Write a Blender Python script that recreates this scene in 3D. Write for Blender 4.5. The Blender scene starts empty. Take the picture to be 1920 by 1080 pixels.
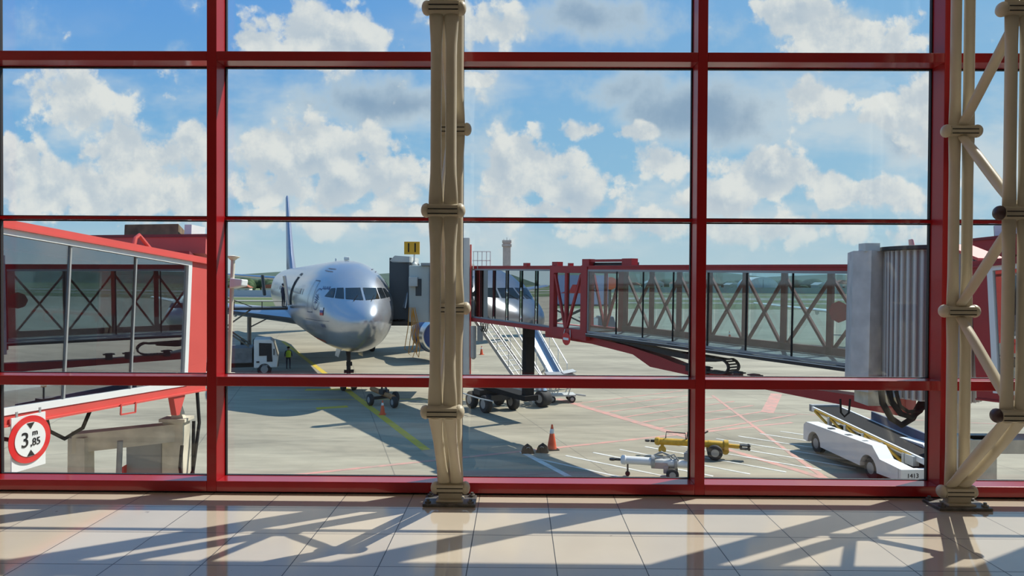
import bpy, bmesh, math, random
from mathutils import Vector, Matrix, Euler
random.seed(7)
C = bpy.context.scene.collection
SC = bpy.context.scene
PI = math.pi
GZ = -5.36            # apron level; the concourse floor is z = 0

# ------------------------------------------------------------------ materials
def srgb(r, g, b):
    f = lambda c: (c/255/12.92 if c/255 <= .04045 else ((c/255+.055)/1.055)**2.4)
    return (f(r), f(g), f(b), 1)

MATS = {}
def mat(name, col, rough=.5, metal=0.0, noise=0.0, nscale=3.0, emit=None, estr=0, spec=None, bump=0.0, coat=0.0):
    if name in MATS: return MATS[name]
    m = bpy.data.materials.new(name); m.use_nodes = True
    nt = m.node_tree; b = nt.nodes['Principled BSDF']
    b.inputs['Base Color'].default_value = col
    b.inputs['Roughness'].default_value = rough
    b.inputs['Metallic'].default_value = metal
    if spec is not None: b.inputs['Specular IOR Level'].default_value = spec
    if coat: b.inputs['Coat Weight'].default_value = coat; b.inputs['Coat Roughness'].default_value = .08
    if emit:
        b.inputs['Emission Color'].default_value = emit; b.inputs['Emission Strength'].default_value = estr
    if noise or bump:
        tc = nt.nodes.new('ShaderNodeTexCoord'); n = nt.nodes.new('ShaderNodeTexNoise')
        n.inputs['Scale'].default_value = nscale; n.inputs['Detail'].default_value = 6
        nt.links.new(tc.outputs['Object'], n.inputs['Vector'])
        if noise:
            r = nt.nodes.new('ShaderNodeValToRGB')
            r.color_ramp.elements[0].position = .3; r.color_ramp.elements[1].position = .7
            r.color_ramp.elements[0].color = tuple(c*(1-noise) for c in col[:3])+(1,)
            r.color_ramp.elements[1].color = tuple(min(1, c*(1+noise*.5)) for c in col[:3])+(1,)
            nt.links.new(n.outputs['Fac'], r.inputs['Fac']); nt.links.new(r.outputs['Color'], b.inputs['Base Color'])
        if bump:
            bp = nt.nodes.new('ShaderNodeBump'); bp.inputs['Strength'].default_value = bump
            nt.links.new(n.outputs['Fac'], bp.inputs['Height']); nt.links.new(bp.outputs['Normal'], b.inputs['Normal'])
    MATS[name] = m
    return m

def glass_mat(name, tint=(.93, .95, .94), base=.04, rough=.0, top=.9):
    """thin sheet: transparent, with a mirror reflection growing towards grazing angles"""
    if name in MATS: return MATS[name]
    m = bpy.data.materials.new(name); m.use_nodes = True
    nt = m.node_tree; nt.nodes.clear()
    out = nt.nodes.new('ShaderNodeOutputMaterial'); mix = nt.nodes.new('ShaderNodeMixShader')
    tr = nt.nodes.new('ShaderNodeBsdfTransparent'); gl = nt.nodes.new('ShaderNodeBsdfGlossy')
    tr.inputs[0].default_value = tint+(1,); gl.inputs['Color'].default_value = (1, 1, 1, 1)
    gl.inputs['Roughness'].default_value = rough
    lw = nt.nodes.new('ShaderNodeLayerWeight'); lw.inputs['Blend'].default_value = .5
    p = nt.nodes.new('ShaderNodeMath'); p.operation = 'POWER'; p.inputs[1].default_value = 5
    k = nt.nodes.new('ShaderNodeMath'); k.operation = 'MULTIPLY_ADD'; k.inputs[1].default_value = top-base; k.inputs[2].default_value = base
    L = nt.links.new
    L(lw.outputs['Facing'], p.inputs[0]); L(p.outputs[0], k.inputs[0]); L(k.outputs[0], mix.inputs[0])
    L(tr.outputs[0], mix.inputs[1]); L(gl.outputs[0], mix.inputs[2]); L(mix.outputs[0], out.inputs[0])
    MATS[name] = m
    return m

FRAME = mat('window frame red paint', (.40, .006, .009, 1), .42, noise=.08, nscale=4, coat=.22, spec=.35)
FRAMEH = mat('transom red gloss paint', (.40, .006, .009, 1), .42, noise=.08, nscale=4, coat=.9, spec=.35)
GASK = mat('black gasket', (.012, .012, .014, 1), .6)
PANE = glass_mat('window glass', (.975, .985, .98), .035)
CREAM = mat('cream tube paint', (.64, .57, .43, 1), .42, noise=.07, nscale=5)
CREAMD = mat('cream clamp paint', (.56, .49, .36, 1), .45, noise=.12, nscale=8)
SLOT = mat('dark slot', (.015, .013, .012, 1), .8)
DBROWN = mat('dark brown cap', (.055, .03, .03, 1), .35)
PLATE = mat('worn steel plate', (.22, .21, .19, 1), .45, .5, noise=.5, nscale=14)
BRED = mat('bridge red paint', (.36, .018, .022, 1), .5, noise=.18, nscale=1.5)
SALM = mat('sunlit faded red paint', (.62, .085, .07, 1), .5, noise=.1, nscale=1.2)  # faded red with the sunlit pinkness put into the colour
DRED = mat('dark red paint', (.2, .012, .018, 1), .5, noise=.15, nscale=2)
TRUSS = mat('dull red truss paint', (.25, .06, .05, 1), .6)
GREY = mat('grey paint', (.30, .31, .31, 1), .5, noise=.1, nscale=2)
LGREY = mat('light grey paint', (.52, .53, .51, 1), .5, noise=.08, nscale=1.5)
CABG = mat('off white cab panels', (.50, .53, .50, 1), .5, noise=.1, nscale=.8)
DGREY = mat('charcoal canvas', (.055, .065, .075, 1), .7)
BLACK = mat('black rubber', (.014, .014, .015, 1), .85, spec=.2)
DARK = mat('dark steel', (.03, .03, .034, 1), .5, .3)
WHITE = mat('white paint', (.74, .75, .74, 1), .42, noise=.05, nscale=2)
YEL = mat('yellow paint', (.62, .36, .02, 1), .45, noise=.2, nscale=6)
ORG = mat('cone orange', (.72, .10, .03, 1), .5)
REDP = mat('signal red', (.62, .02, .02, 1), .45)
CONC = mat('rotunda concrete', (.58, .54, .51, 1), .8, noise=.2, nscale=2.5)
BEIGE = mat('beige steel', (.62, .57, .45, 1), .6, noise=.25, nscale=3)
SILV = mat('silver airliner skin', (.47, .49, .53, 1), .24, .72, noise=.04, nscale=.7)
ASILV = mat('bare aluminium', (.72, .73, .74, 1), .25, .9)
BLUE = mat('airline blue', (.02, .045, .17, 1), .3)
COCK = mat('cockpit glass', (.012, .016, .02, 1), .03, 0, spec=.9)
BGL_A = glass_mat('clear tunnel glass', (.80, .88, .90), .07, top=.5)
BGL_B = glass_mat('mirror tunnel glass', (.20, .25, .31), .52)
BGL_L = glass_mat('side tunnel glass', (.62, .70, .78), .26)
SKIN = mat('skin', (.42, .24, .16, 1), .5)
HIVIS = mat('hi vis fabric', (.45, .62, .04, 1), .7)
NAVY = mat('navy fabric', (.02, .025, .05, 1), .8)
TYRE = mat('tyre rubber', (.022, .022, .024, 1), .75)
HUB = mat('wheel hub grey', (.32, .32, .32, 1), .5, .3)

# ------------------------------------------------------------------ mesh building
class MB:
    def __init__(s): s.bm = bmesh.new()
    def _add(s, vs, fs, M=None):
        v = [s.bm.verts.new(M @ Vector(p) if M else p) for p in vs]
        for f in fs:
            try: s.bm.faces.new([v[i] for i in f])
            except ValueError: pass
        return s
    def box(s, c, d, rot=None):
        M = Matrix.Translation(c)
        if rot: M = M @ Euler(rot).to_matrix().to_4x4()
        x, y, z = d[0]/2, d[1]/2, d[2]/2
        return s._add([(-x,-y,-z),(x,-y,-z),(x,y,-z),(-x,y,-z),(-x,-y,z),(x,-y,z),(x,y,z),(-x,y,z)],
                      [(0,3,2,1),(4,5,6,7),(0,1,5,4),(1,2,6,5),(2,3,7,6),(3,0,4,7)], M)
    def span(s, a, b):
        return s.box([(a[i]+b[i])/2 for i in range(3)], [abs(b[i]-a[i]) for i in range(3)])
    def loft(s, rings, caps=True, closed=True):
        n = len(rings[0]); vs = [p for r in rings for p in r]; fs = []
        for i in range(len(rings)-1):
            for j in range(n if closed else n-1):
                k = (j+1) % n
                fs.append((i*n+j, i*n+k, (i+1)*n+k, (i+1)*n+j))
        if caps and closed:
            fs.append(tuple(range(n-1, -1, -1))); fs.append(tuple((len(rings)-1)*n+j for j in range(n)))
        return s._add(vs, fs)
    def tube(s, p, q, r, r2=None, n=12, caps=True):
        p, q = Vector(p), Vector(q); d = (q-p).normalized()
        u = d.orthogonal().normalized(); v = d.cross(u); r2 = r if r2 is None else r2
        ring = lambda c, rr: [c+(u*math.cos(2*PI*i/n)+v*math.sin(2*PI*i/n))*rr for i in range(n)]
        return s.loft([ring(p, r), ring(q, r2)], caps)
    def bar(s, p, q, w, h, up=(0,0,1)):
        p, q = Vector(p), Vector(q); d = (q-p).normalized(); up = Vector(up)
        x = d.cross(up).normalized() if d.cross(up).length > 1e-4 else Vector((1,0,0)); y = x.cross(d)
        ring = lambda c: [c+x*sx*w/2+y*sy*h/2 for sx, sy in ((-1,-1),(1,-1),(1,1),(-1,1))]
        return s.loft([ring(p), ring(q)])
    def path(s, pts, r, n=8):
        pts = [Vector(p) for p in pts]; rings = []; u = None
        for i, p in enumerate(pts):
            d = (pts[min(i+1, len(pts)-1)]-pts[max(i-1, 0)]).normalized()
            u = d.orthogonal().normalized() if u is None else (u-d*u.dot(d)).normalized()
            v = d.cross(u)
            rings.append([p+(u*math.cos(2*PI*k/n)+v*math.sin(2*PI*k/n))*r for k in range(n)])
        return s.loft(rings)
    def prism(s, pts, vec):
        """polygon of 3-D points extruded along vec"""
        n = len(pts); v = Vector(vec)
        return s._add([Vector(p) for p in pts]+[Vector(p)+v for p in pts],
                      [tuple(range(n-1,-1,-1)), tuple(range(n, 2*n))]+[(i, (i+1)%n, n+(i+1)%n, n+i) for i in range(n)])
    def lathe(s, c, axis, prof, n=24):
        """prof: list of (distance along axis, radius)"""
        c = Vector(c); d = Vector(axis).normalized(); u = d.orthogonal().normalized(); v = d.cross(u)
        return s.loft([[c+d*h+(u*math.cos(2*PI*i/n)+v*math.sin(2*PI*i/n))*max(r, 1e-4) for i in range(n)] for h, r in prof])
    def ball(s, c, r, n=14, sq=(1,1,1)):
        rings = []
        for i in range(1, n):
            a = PI*i/n
            rings.append([(c[0]+sq[0]*r*math.sin(a)*math.cos(2*PI*j/n), c[1]+sq[1]*r*math.sin(a)*math.sin(2*PI*j/n), c[2]-sq[2]*r*math.cos(a)) for j in range(n)])
        return s.loft(rings)
    def poly(s, pts): return s._add(pts, [tuple(range(len(pts)))])
    def build(s, name, m, parent=None, smooth=False, bevel=0):
        me = bpy.data.meshes.new(name)
        bmesh.ops.recalc_face_normals(s.bm, faces=s.bm.faces[:])
        s.bm.to_mesh(me); s.bm.free()
        me.materials.append(m)
        if smooth:
            for p in me.polygons: p.use_smooth = True
            me.set_sharp_from_angle(angle=math.radians(40))
        o = bpy.data.objects.new(name, me); C.objects.link(o)
        if parent: o.parent = parent
        if bevel:
            b = o.modifiers.new('bevel', 'BEVEL'); b.width = bevel; b.segments = 2; b.limit_method = 'ANGLE'
        return o

def tag(o, label, cat, group=None, kind=None):
    o['label'] = label; o['category'] = cat
    if group: o['group'] = group
    if kind: o['kind'] = kind
    return o
def thing(name, label, cat, loc=(0,0,0), rz=0, group=None, rot=None):
    o = bpy.data.objects.new(name, None); C.objects.link(o)
    o.location = loc; o.rotation_euler = rot or (0, 0, rz)
    return tag(o, label, cat, group)
AP = 1.094            # overall size factor of the things standing on the apron
def apron(o):
    o.location.x *= AP; o.location.y *= AP; o.scale = (AP, AP, AP); return o
def struct(o):
    o['kind'] = 'structure'; return o
def text(body, size, loc, rot, m, parent, name='lettering', ext=.004, sx=1.0):
    cu = bpy.data.curves.new(name, 'FONT'); cu.body = body; cu.size = size; cu.extrude = ext
    cu.align_x = 'CENTER'; cu.align_y = 'CENTER'; cu.materials.append(m)
    o = bpy.data.objects.new(name, cu); C.objects.link(o); o.parent = parent
    bpy.context.view_layer.update()
    me = bpy.data.meshes.new_from_object(o.evaluated_get(bpy.context.evaluated_depsgraph_get())); me.name = name
    bpy.data.objects.remove(o)
    o = bpy.data.objects.new(name, me); C.objects.link(o); o.parent = parent
    o.location = loc; o.rotation_euler = rot; o.scale = (sx, 1, 1)
    return o
def copy_tree(o, parent=None):
    c = o.copy(); C.objects.link(c)
    if parent: c.parent = parent
    for ch in list(o.children): copy_tree(ch, c)
    return c
def wheel(parent, c, axis, r, w, name='wheel'):
    a = Vector(axis).normalized(); c = Vector(c)
    t = MB().lathe(c-a*w/2, a, [(0, r*.55), (0, r*.86), (w*.12, r*.97), (w*.3, r), (w*.7, r), (w*.88, r*.97), (w, r*.86), (w, r*.55)], 24).build(name, TYRE, parent, True)
    MB().lathe(c-a*w*.52, a, [(0, r*.18), (0, r*.5), (w*.1, r*.58), (w*.94, r*.58), (w*1.04, r*.5), (w*1.04, r*.18)], 18).build('hub', HUB, t, True)
    return t

# ------------------------------------------------------------------ camera
cam = bpy.data.cameras.new('camera'); cam.sensor_width = 36; cam.lens = 1292/1920*36; cam.clip_end = 4000
co = bpy.data.objects.new('camera', cam); C.objects.link(co); SC.camera = co
co.matrix_world = Matrix.Translation((0, 0, 1.64)) @ Matrix.Rotation(math.atan(10/1292), 4, 'Z') @ \
    Matrix.Rotation(PI/2-math.atan(15/1292), 4, 'X') @ Matrix.Rotation(.0052, 4, 'Z')

# ------------------------------------------------------------------ concourse shell
GX = [-6.03, -4.10, -2.325, -.47, 1.39, 3.24, 5.095, 6.95]      # mullion centres
FY, BY = 5.22, 5.42                                           # frame front and back
TOPZ = 5.9
def floor_mat():
    m = bpy.data.materials.new('polished tile'); m.use_nodes = True; nt = m.node_tree; L = nt.links.new
    b = nt.nodes['Principled BSDF']; b.inputs['Roughness'].default_value = .07; b.inputs['IOR'].default_value = 1.75
    tc = nt.nodes.new('ShaderNodeTexCoord'); sx = nt.nodes.new('ShaderNodeSeparateXYZ'); L(tc.outputs['Object'], sx.inputs[0])
    def ma(op, a, bb=None):
        n = nt.nodes.new('ShaderNodeMath'); n.operation = op
        for i, v in enumerate((a, bb)):
            if v is None: continue
            if isinstance(v, (int, float)): n.inputs[i].default_value = v
            else: L(v, n.inputs[i])
        return n.outputs[0]
    fr = []; ids = []
    for ax, off, st in ((sx.outputs[0], .232, .508), (sx.outputs[1], 4.41, .5)):
        q = ma('DIVIDE', ma('SUBTRACT', ax, off), st)
        d = ma('ABSOLUTE', ma('SUBTRACT', q, ma('ROUND', q)))
        fr.append(ma('LESS_THAN', d, .0055)); ids.append(ma('FLOOR', q))
    line = ma('MAXIMUM', fr[0], fr[1])
    cx = nt.nodes.new('ShaderNodeCombineXYZ'); L(ids[0], cx.inputs[0]); L(ids[1], cx.inputs[1])
    wn = nt.nodes.new('ShaderNodeTexWhiteNoise'); L(cx.outputs[0], wn.inputs['Vector'])
    nz = nt.nodes.new('ShaderNodeTexNoise'); nz.inputs['Scale'].default_value = 2.2; nz.inputs['Detail'].default_value = 5; L(tc.outputs['Object'], nz.inputs['Vector'])
    f = ma('MULTIPLY_ADD', wn.outputs['Value'], .35); nt.nodes[-1].inputs[2].default_value = 0
    f2 = ma('ADD', f, ma('MULTIPLY', nz.outputs['Fac'], .6))
    r = nt.nodes.new('ShaderNodeValToRGB'); L(f2, r.inputs[0])
    r.color_ramp.elements[0].position = .15; r.color_ramp.elements[0].color = (.55, .47, .37, 1)
    r.color_ramp.elements[1].position = .8; r.color_ramp.elements[1].color = (.66, .58, .47, 1)
    # scattered small scuffs
    vo = nt.nodes.new('ShaderNodeTexNoise'); vo.inputs['Scale'].default_value = 11; vo.inputs['Detail'].default_value = 2; L(tc.outputs['Object'], vo.inputs['Vector'])
    sp = ma('GREATER_THAN', vo.outputs['Fac'], .755)
    mx = nt.nodes.new('ShaderNodeMix'); mx.data_type = 'RGBA'; L(ma('MULTIPLY', sp, .45), mx.inputs[0]); L(r.outputs[0], mx.inputs[6]); mx.inputs[7].default_value = (.16, .12, .08, 1)
    mx2 = nt.nodes.new('ShaderNodeMix'); mx2.data_type = 'RGBA'; L(line, mx2.inputs[0]); L(mx.outputs[2], mx2.inputs[6]); mx2.inputs[7].default_value = (.03, .03, .035, 1)
    L(mx2.outputs[2], b.inputs['Base Color'])
    L(ma('MULTIPLY_ADD', line, .5), b.inputs['Roughness']); nt.nodes[-1].inputs[2].default_value = .07
    return m
struct(MB().span((-6.1, -9, -.3), (7.05, 5.5, 0)).build('floor', floor_mat()))
WALLM = mat('concourse plaster', (.66, .63, .58, 1), .8, noise=.05, nscale=2)
struct(MB().span((-6.3, -9.2, TOPZ), (7.25, 5.5, TOPZ+.3)).build('ceiling', WALLM))
struct(MB().span((-6.3, -9.2, -.3), (7.25, -9, TOPZ)).build('wall_back', WALLM))
struct(MB().span((-6.3, -9, -.3), (-6.1, 5.5, TOPZ)).build('wall_left', WALLM))
struct(MB().span((7.05, -9, -.3), (7.25, 5.5, TOPZ)).build('wall_right', WALLM))
struct(MB().span((-30, 5.46, GZ), (40, 5.6, -.3)).build('wall_facade', CONC))
k = 0
for gx in GX:                                                 # mullions
    k += 1
    struct(MB().span((gx-.0375, FY, .015), (gx+.0375, BY, TOPZ)).build('trim_%d' % k, FRAME, bevel=.004))
for i in range(len(GX)-1):                                    # transoms, one per bay and height
    a, b = GX[i]+.0375, GX[i+1]-.0375
    for z0, z1, y0, y1 in ((.015, .095, FY, BY), (.82, .893, FY, BY), (2.097, 2.121, 5.372, 5.41), (3.29, 3.362, FY, BY), (TOPZ-.1, TOPZ, FY, BY)):
        k += 1
        struct(MB().span((a, y0, z0), (b, y1, z1)).build('trim_%d' % k, FRAMEH, bevel=.004 if z1-z0 > .05 else 0))
struct(MB().span((-6.1, FY+.02, 0), (7.05, BY, .016)).build('gap_shade_front', GASK))  # black strip standing for the shadow gap under the frame
n = 0
for i in range(len(GX)-1):
    a, b = GX[i]+.0375, GX[i+1]-.0375
    for z0, z1 in ((.095, .82), (.893, 2.094), (2.124, 3.29), (3.362, TOPZ-.1)):
        n += 1
        w = struct(MB().span((a+.004, 5.385, z0+.004), (b-.004, 5.397, z1-.004)).build('window_%d' % n, PANE))
        g = MB()
        for p, q in (((a, z0), (a+.009, z1)), ((b-.009, z0), (b, z1)), ((a+.009, z0), (b-.009, z0+.004)), ((a+.009, z1-.009), (b-.009, z1))):
            g.span((p[0], 5.376, p[1]), (q[0], 5.406, q[1]))
        g.build('gasket', GASK, w)
# unseen glowing panels added overhead to brighten the interior
FILL = mat('fill panel glow', (.9, .9, .9, 1), .5, emit=(1, .93, .82, 1), estr=1.0)
for x in (-4.2, -1.4, 1.4, 4.2):
    for y in (1.5, 3.6):
        t = thing('fill_panel', 'unseen square fill panel over the concourse', 'fill panel', (x, y, TOPZ-.06), group='unseen fill panels of the concourse')
        MB().span((-.62, -.62, 0), (.62, .62, .06)).build('housing', LGREY, t)
        MB().span((-.56, -.56, -.012), (.56, .56, 0)).build('diffuser', FILL, t)

# ------------------------------------------------------------------ truss columns in front of the glass
def flared(mb, p, q, r, x0, xw, e0=True, e1=True):
    """tube with ends pressed flat and wide where they meet the clamps"""
    p, q = Vector(p), Vector(q); L = (q-p).length; d = (q-p).normalized()
    u = Vector((1, 0, 0)); v = d.cross(u).normalized(); rings = []
    for t in (0, .03, .08, .14, .2, .28, .5, L-.28, L-.2, L-.14, L-.08, L-.03, L):
        e = 0
        if t < L/2 and e0: e = max(0, 1-t/.26)
        if t > L/2 and e1: e = max(0, 1-(L-t)/.26)
        e = e*e*(3-2*e)
        rx, ry = r+(xw-r)*e, r+(.016-r)*e
        rings.append([p+d*t+u*math.cos(2*PI*i/16)*rx+v*math.sin(2*PI*i/16)*ry for i in range(16)])
    mb.loft(rings)
YR, YN = 5.05, 4.485
def truss_column(x, label, dark=()):
    t = thing('truss_column', label, 'column', (x, YR, 0), group='truss columns along the glass wall'); t['kind'] = 'thing'
    P = lambda near, z, dx=0: (dx, (YN-YR) if near else 0.0, z)
    def node(near, z, dcap=False, pin=False):
        c = P(near, z)
        nd = MB().tube((-.1, c[1], z), (.1, c[1], z), .043, n=20).box(c, (.198, .094, .06)).build('clamp', CREAMD, t, True)
        sl = MB()
        for dz in (-.024, .006): sl.box((0, c[1]-.0475, z+dz), (.19, .004, .006))
        sl.build('slot', SLOT, nd)
        for sx in (-1, 1):
            MB().lathe((sx*.1, c[1], z), (sx, 0, 0), [(0, .046), (.01, .048), (.022, .045), (.034, .036), (.042, .02), (.045, .004)], 20).build('end_cap', DBROWN if dcap and sx < 0 else CREAM, nd, True)
    rear = (.11, 1.43, 2.74, 4.05, 5.36); near = (.777, 2.09, 3.40, 4.71)
    for z in rear: node(False, z)
    for i, z in enumerate(near): node(True, z, i in dark)
    zr = list(rear)+[TOPZ]; zn = list(near)+[TOPZ]
    for seq, nr in ((zr, False), (zn, True)):
        for a, b in zip(seq[:-1], seq[1:]):
            for dx in (-.0485, .0485):
                m = MB(); flared(m, P(nr, a+.035, dx), P(nr, b-(.035 if b < TOPZ else 0), dx), .036, dx, .047, True, b < TOPZ)
                m.build('chord_tube', CREAM, t, True)
    for dx in (-.047, .047):
        m = MB(); flared(m, P(False, .145, dx), P(True, .742, dx), .036, dx, .046)
        m.build('brace_tube', CREAM, t, True)
    zz = [(True, .777), (False, 1.43), (True, 2.09), (False, 2.74), (True, 3.40), (False, 4.05), (True, 4.71), (False, 5.36)]
    for (n0, a), (n1, b) in zip(zz[:-1], zz[1:]):
        m = MB(); flared(m, P(n0, a+.03), P(n1, b-.03), .034, 0, .038)
        m.build('brace_tube', CREAM, t, True)
    MB().box((0, 0, .05), (.17, .07, .09)).box((0, -.01, .02), (.2, .12, .03)).build('foot', CREAMD, t, bevel=.008)
    bp = MB().span((-.19, -.11, .001), (.19, .11, .022)).build('base_plate', PLATE, t, bevel=.003)
    for sx in (-.155, .155):
        for sy in (-.075, .08):
            MB().lathe((sx, sy, .022), (0, 0, 1), [(0, .024), (.014, .024), (.015, .012), (.03, .012)], 6).build('bolt', PLATE, bp)
    return t
truss_column(-.485, 'cream tubular truss column standing edge-on before the silver airliner')
truss_column(3.225, 'cream tubular truss column showing its diagonal braces, with dark brown end caps', dark=(0, 1))

# ------------------------------------------------------------------ ground, paint, field
def apron_mat():
    m = bpy.data.materials.new('apron concrete'); m.use_nodes = True; nt = m.node_tree; L = nt.links.new
    b = nt.nodes['Principled BSDF']; b.inputs['Roughness'].default_value = .85
    tc = nt.nodes.new('ShaderNodeTexCoord')
    n1 = nt.nodes.new('ShaderNodeTexNoise'); n1.inputs['Scale'].default_value = .22; n1.inputs['Detail'].default_value = 9; n1.inputs['Roughness'].default_value = .62
    mp = nt.nodes.new('ShaderNodeMapping'); mp.inputs['Scale'].default_value = (.35, 1.5, 1); mp.inputs['Rotation'].default_value = (0, 0, .12)
    L(tc.outputs['Object'], mp.inputs[0]); L(mp.outputs[0], n1.inputs['Vector'])
    n2 = nt.nodes.new('ShaderNodeTexNoise'); n2.inputs['Scale'].default_value = 1.6; n2.inputs['Detail'].default_value = 6; L(mp.outputs[0], n2.inputs['Vector'])
    ad = nt.nodes.new('ShaderNodeMath'); ad.operation = 'MULTIPLY_ADD'; ad.inputs[1].default_value = .45
    L(n2.outputs['Fac'], ad.inputs[0]); L(n1.outputs['Fac'], ad.inputs[2])
    r = nt.nodes.new('ShaderNodeValToRGB'); e = r.color_ramp.elements
    e[0].position = .48; e[0].color = (.19, .170, .125, 1); e[1].position = .92; e[1].color = (.375, .338, .25, 1)
    L(ad.outputs[0], r.inputs[0])
    # slab joints
    sp = nt.nodes.new('ShaderNodeSeparateXYZ'); mr = nt.nodes.new('ShaderNodeMapping'); mr.inputs['Rotation'].default_value = (0, 0, -.28)
    L(tc.outputs['Object'], mr.inputs[0]); L(mr.outputs[0], sp.inputs[0])
    def ma(op, a, bb):
        q = nt.nodes.new('ShaderNodeMath'); q.operation = op
        for i, v in enumerate((a, bb)):
            if isinstance(v, (int, float)): q.inputs[i].default_value = v
            else: L(v, q.inputs[i])
        return q.outputs[0]
    ls = []
    for i, off in ((0, 2.6), (1, 1.1)):
        q = ma('DIVIDE', ma('SUBTRACT', sp.outputs[i], off), 7.5)
        ls.append(ma('LESS_THAN', ma('ABSOLUTE', ma('SUBTRACT', q, nt_round(ma, q)), 0), .0028))
    mx = nt.nodes.new('ShaderNodeMix'); mx.data_type = 'RGBA'
    L(ma('MULTIPLY', ma('MAXIMUM', ls[0], ls[1]), .55), mx.inputs[0]); L(r.outputs[0], mx.inputs[6]); mx.inputs[7].default_value = (.08, .075, .065, 1)
    L(mx.outputs[2], b.inputs['Base Color'])
    return m
def nt_round(ma, q): return ma('ROUND', q, 0)
ground = struct(MB().span((-400, 5.6, GZ-.5), (500, 172, GZ)).build('ground', apron_mat()))
def paint_mat(name, col, wear=.5):
    m = mat(name, col, .8); nt = m.node_tree; L = nt.links.new; b = nt.nodes['Principled BSDF']
    tc = nt.nodes.new('ShaderNodeTexCoord'); n1 = nt.nodes.new('ShaderNodeTexNoise'); n1.inputs['Scale'].default_value = 2.5; n1.inputs['Detail'].default_value = 8
    L(tc.outputs['Object'], n1.inputs['Vector'])
    r = nt.nodes.new('ShaderNodeValToRGB'); e = r.color_ramp.elements
    e[0].position = .36; e[0].color = tuple(c*(1-wear)+g*wear for c, g in zip(col[:3], (.28, .26, .21)))+(1,)
    e[1].position = .62; e[1].color = col
    L(n1.outputs['Fac'], r.inputs[0]); L(r.outputs[0], b.inputs['Base Color'])
    return m
PY = paint_mat('yellow line paint', (.58, .42, .02, 1), .25)
PR = paint_mat('red line paint', (.56, .27, .22, 1), .6)
PW = paint_mat('white line paint', (.66, .66, .62, 1), .4)
SZ = [.004]
def stripe(p, q, w, m):
    SZ[0] += .0002; z = SZ[0]
    p, q, w = Vector(p)*AP, Vector(q)*AP, w*AP; d = (q-p).normalized(); nrm = Vector((-d.y, d.x))*w/2
    pts = [p+nrm, p-nrm, q-nrm, q+nrm]
    o = MB().prism([(a.x, a.y, GZ+.0005) for a in pts], (0, 0, z)).build('painted_line', m, ground); return o
stripe((-24, 70.3), (-3.4, 25.8), .34, PY)
stripe((-9.9, 33.9), (-8.5, 34.5), .55, PY); stripe((-12.2, 39.6), (-9.7, 39.9), .6, PY)
stripe((-13.6, 36.3), (-2.2, 36.9), .12, PY)
stripe((-7.6, 22.2), (1.6, 26.3), .2, PR); stripe((1.6, 26.3), (12.5, 31.3), .22, PR)
stripe((2.2, 37.2), (6.62, 28.85), .42, PR)
stripe((6.62, 28.85), (11.5, 19.6), .3, PR)
stripe((10.95, 38.6), (10.2, 25.7), .16, PR); stripe((10.2, 25.7), (9.95, 20.2), .2, PR)
stripe((14.8, 39.3), (12.2, 33.6), .6, PR); stripe((12.2, 33.6), (26, 30.2), .1, PR)
for i in range(7):
    x = 2.9+i*.62; y = 35.6-i*1.17
    stripe((x, y), (x+6.8, y+4.6), .14, PR)
stripe((1.9, 22.0), (.2, 25.6), .22, PW)
for i in range(11):
    x, y = .75+i*1.05, 24.6+i*.48
    stripe((x, y), (x+3.1+i*.25, y-2.6-.2*i), .11, PW)
GRASS = mat('airfield grass', (.085, .12, .035, 1), .9, noise=.35, nscale=.03)
RUN = mat('runway', (.25, .245, .225, 1), .9, noise=.15, nscale=.05)
fld = struct(MB().span((-900, 172, GZ-.5), (1200, 2500, GZ+.02)).build('ground', GRASS))
for y0, y1 in ((212, 223), (255, 284), (340, 352)):
    struct(MB().span((-900, y0, GZ), (1200, y1, GZ+.05)).build('painted_line', RUN, fld))

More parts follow.
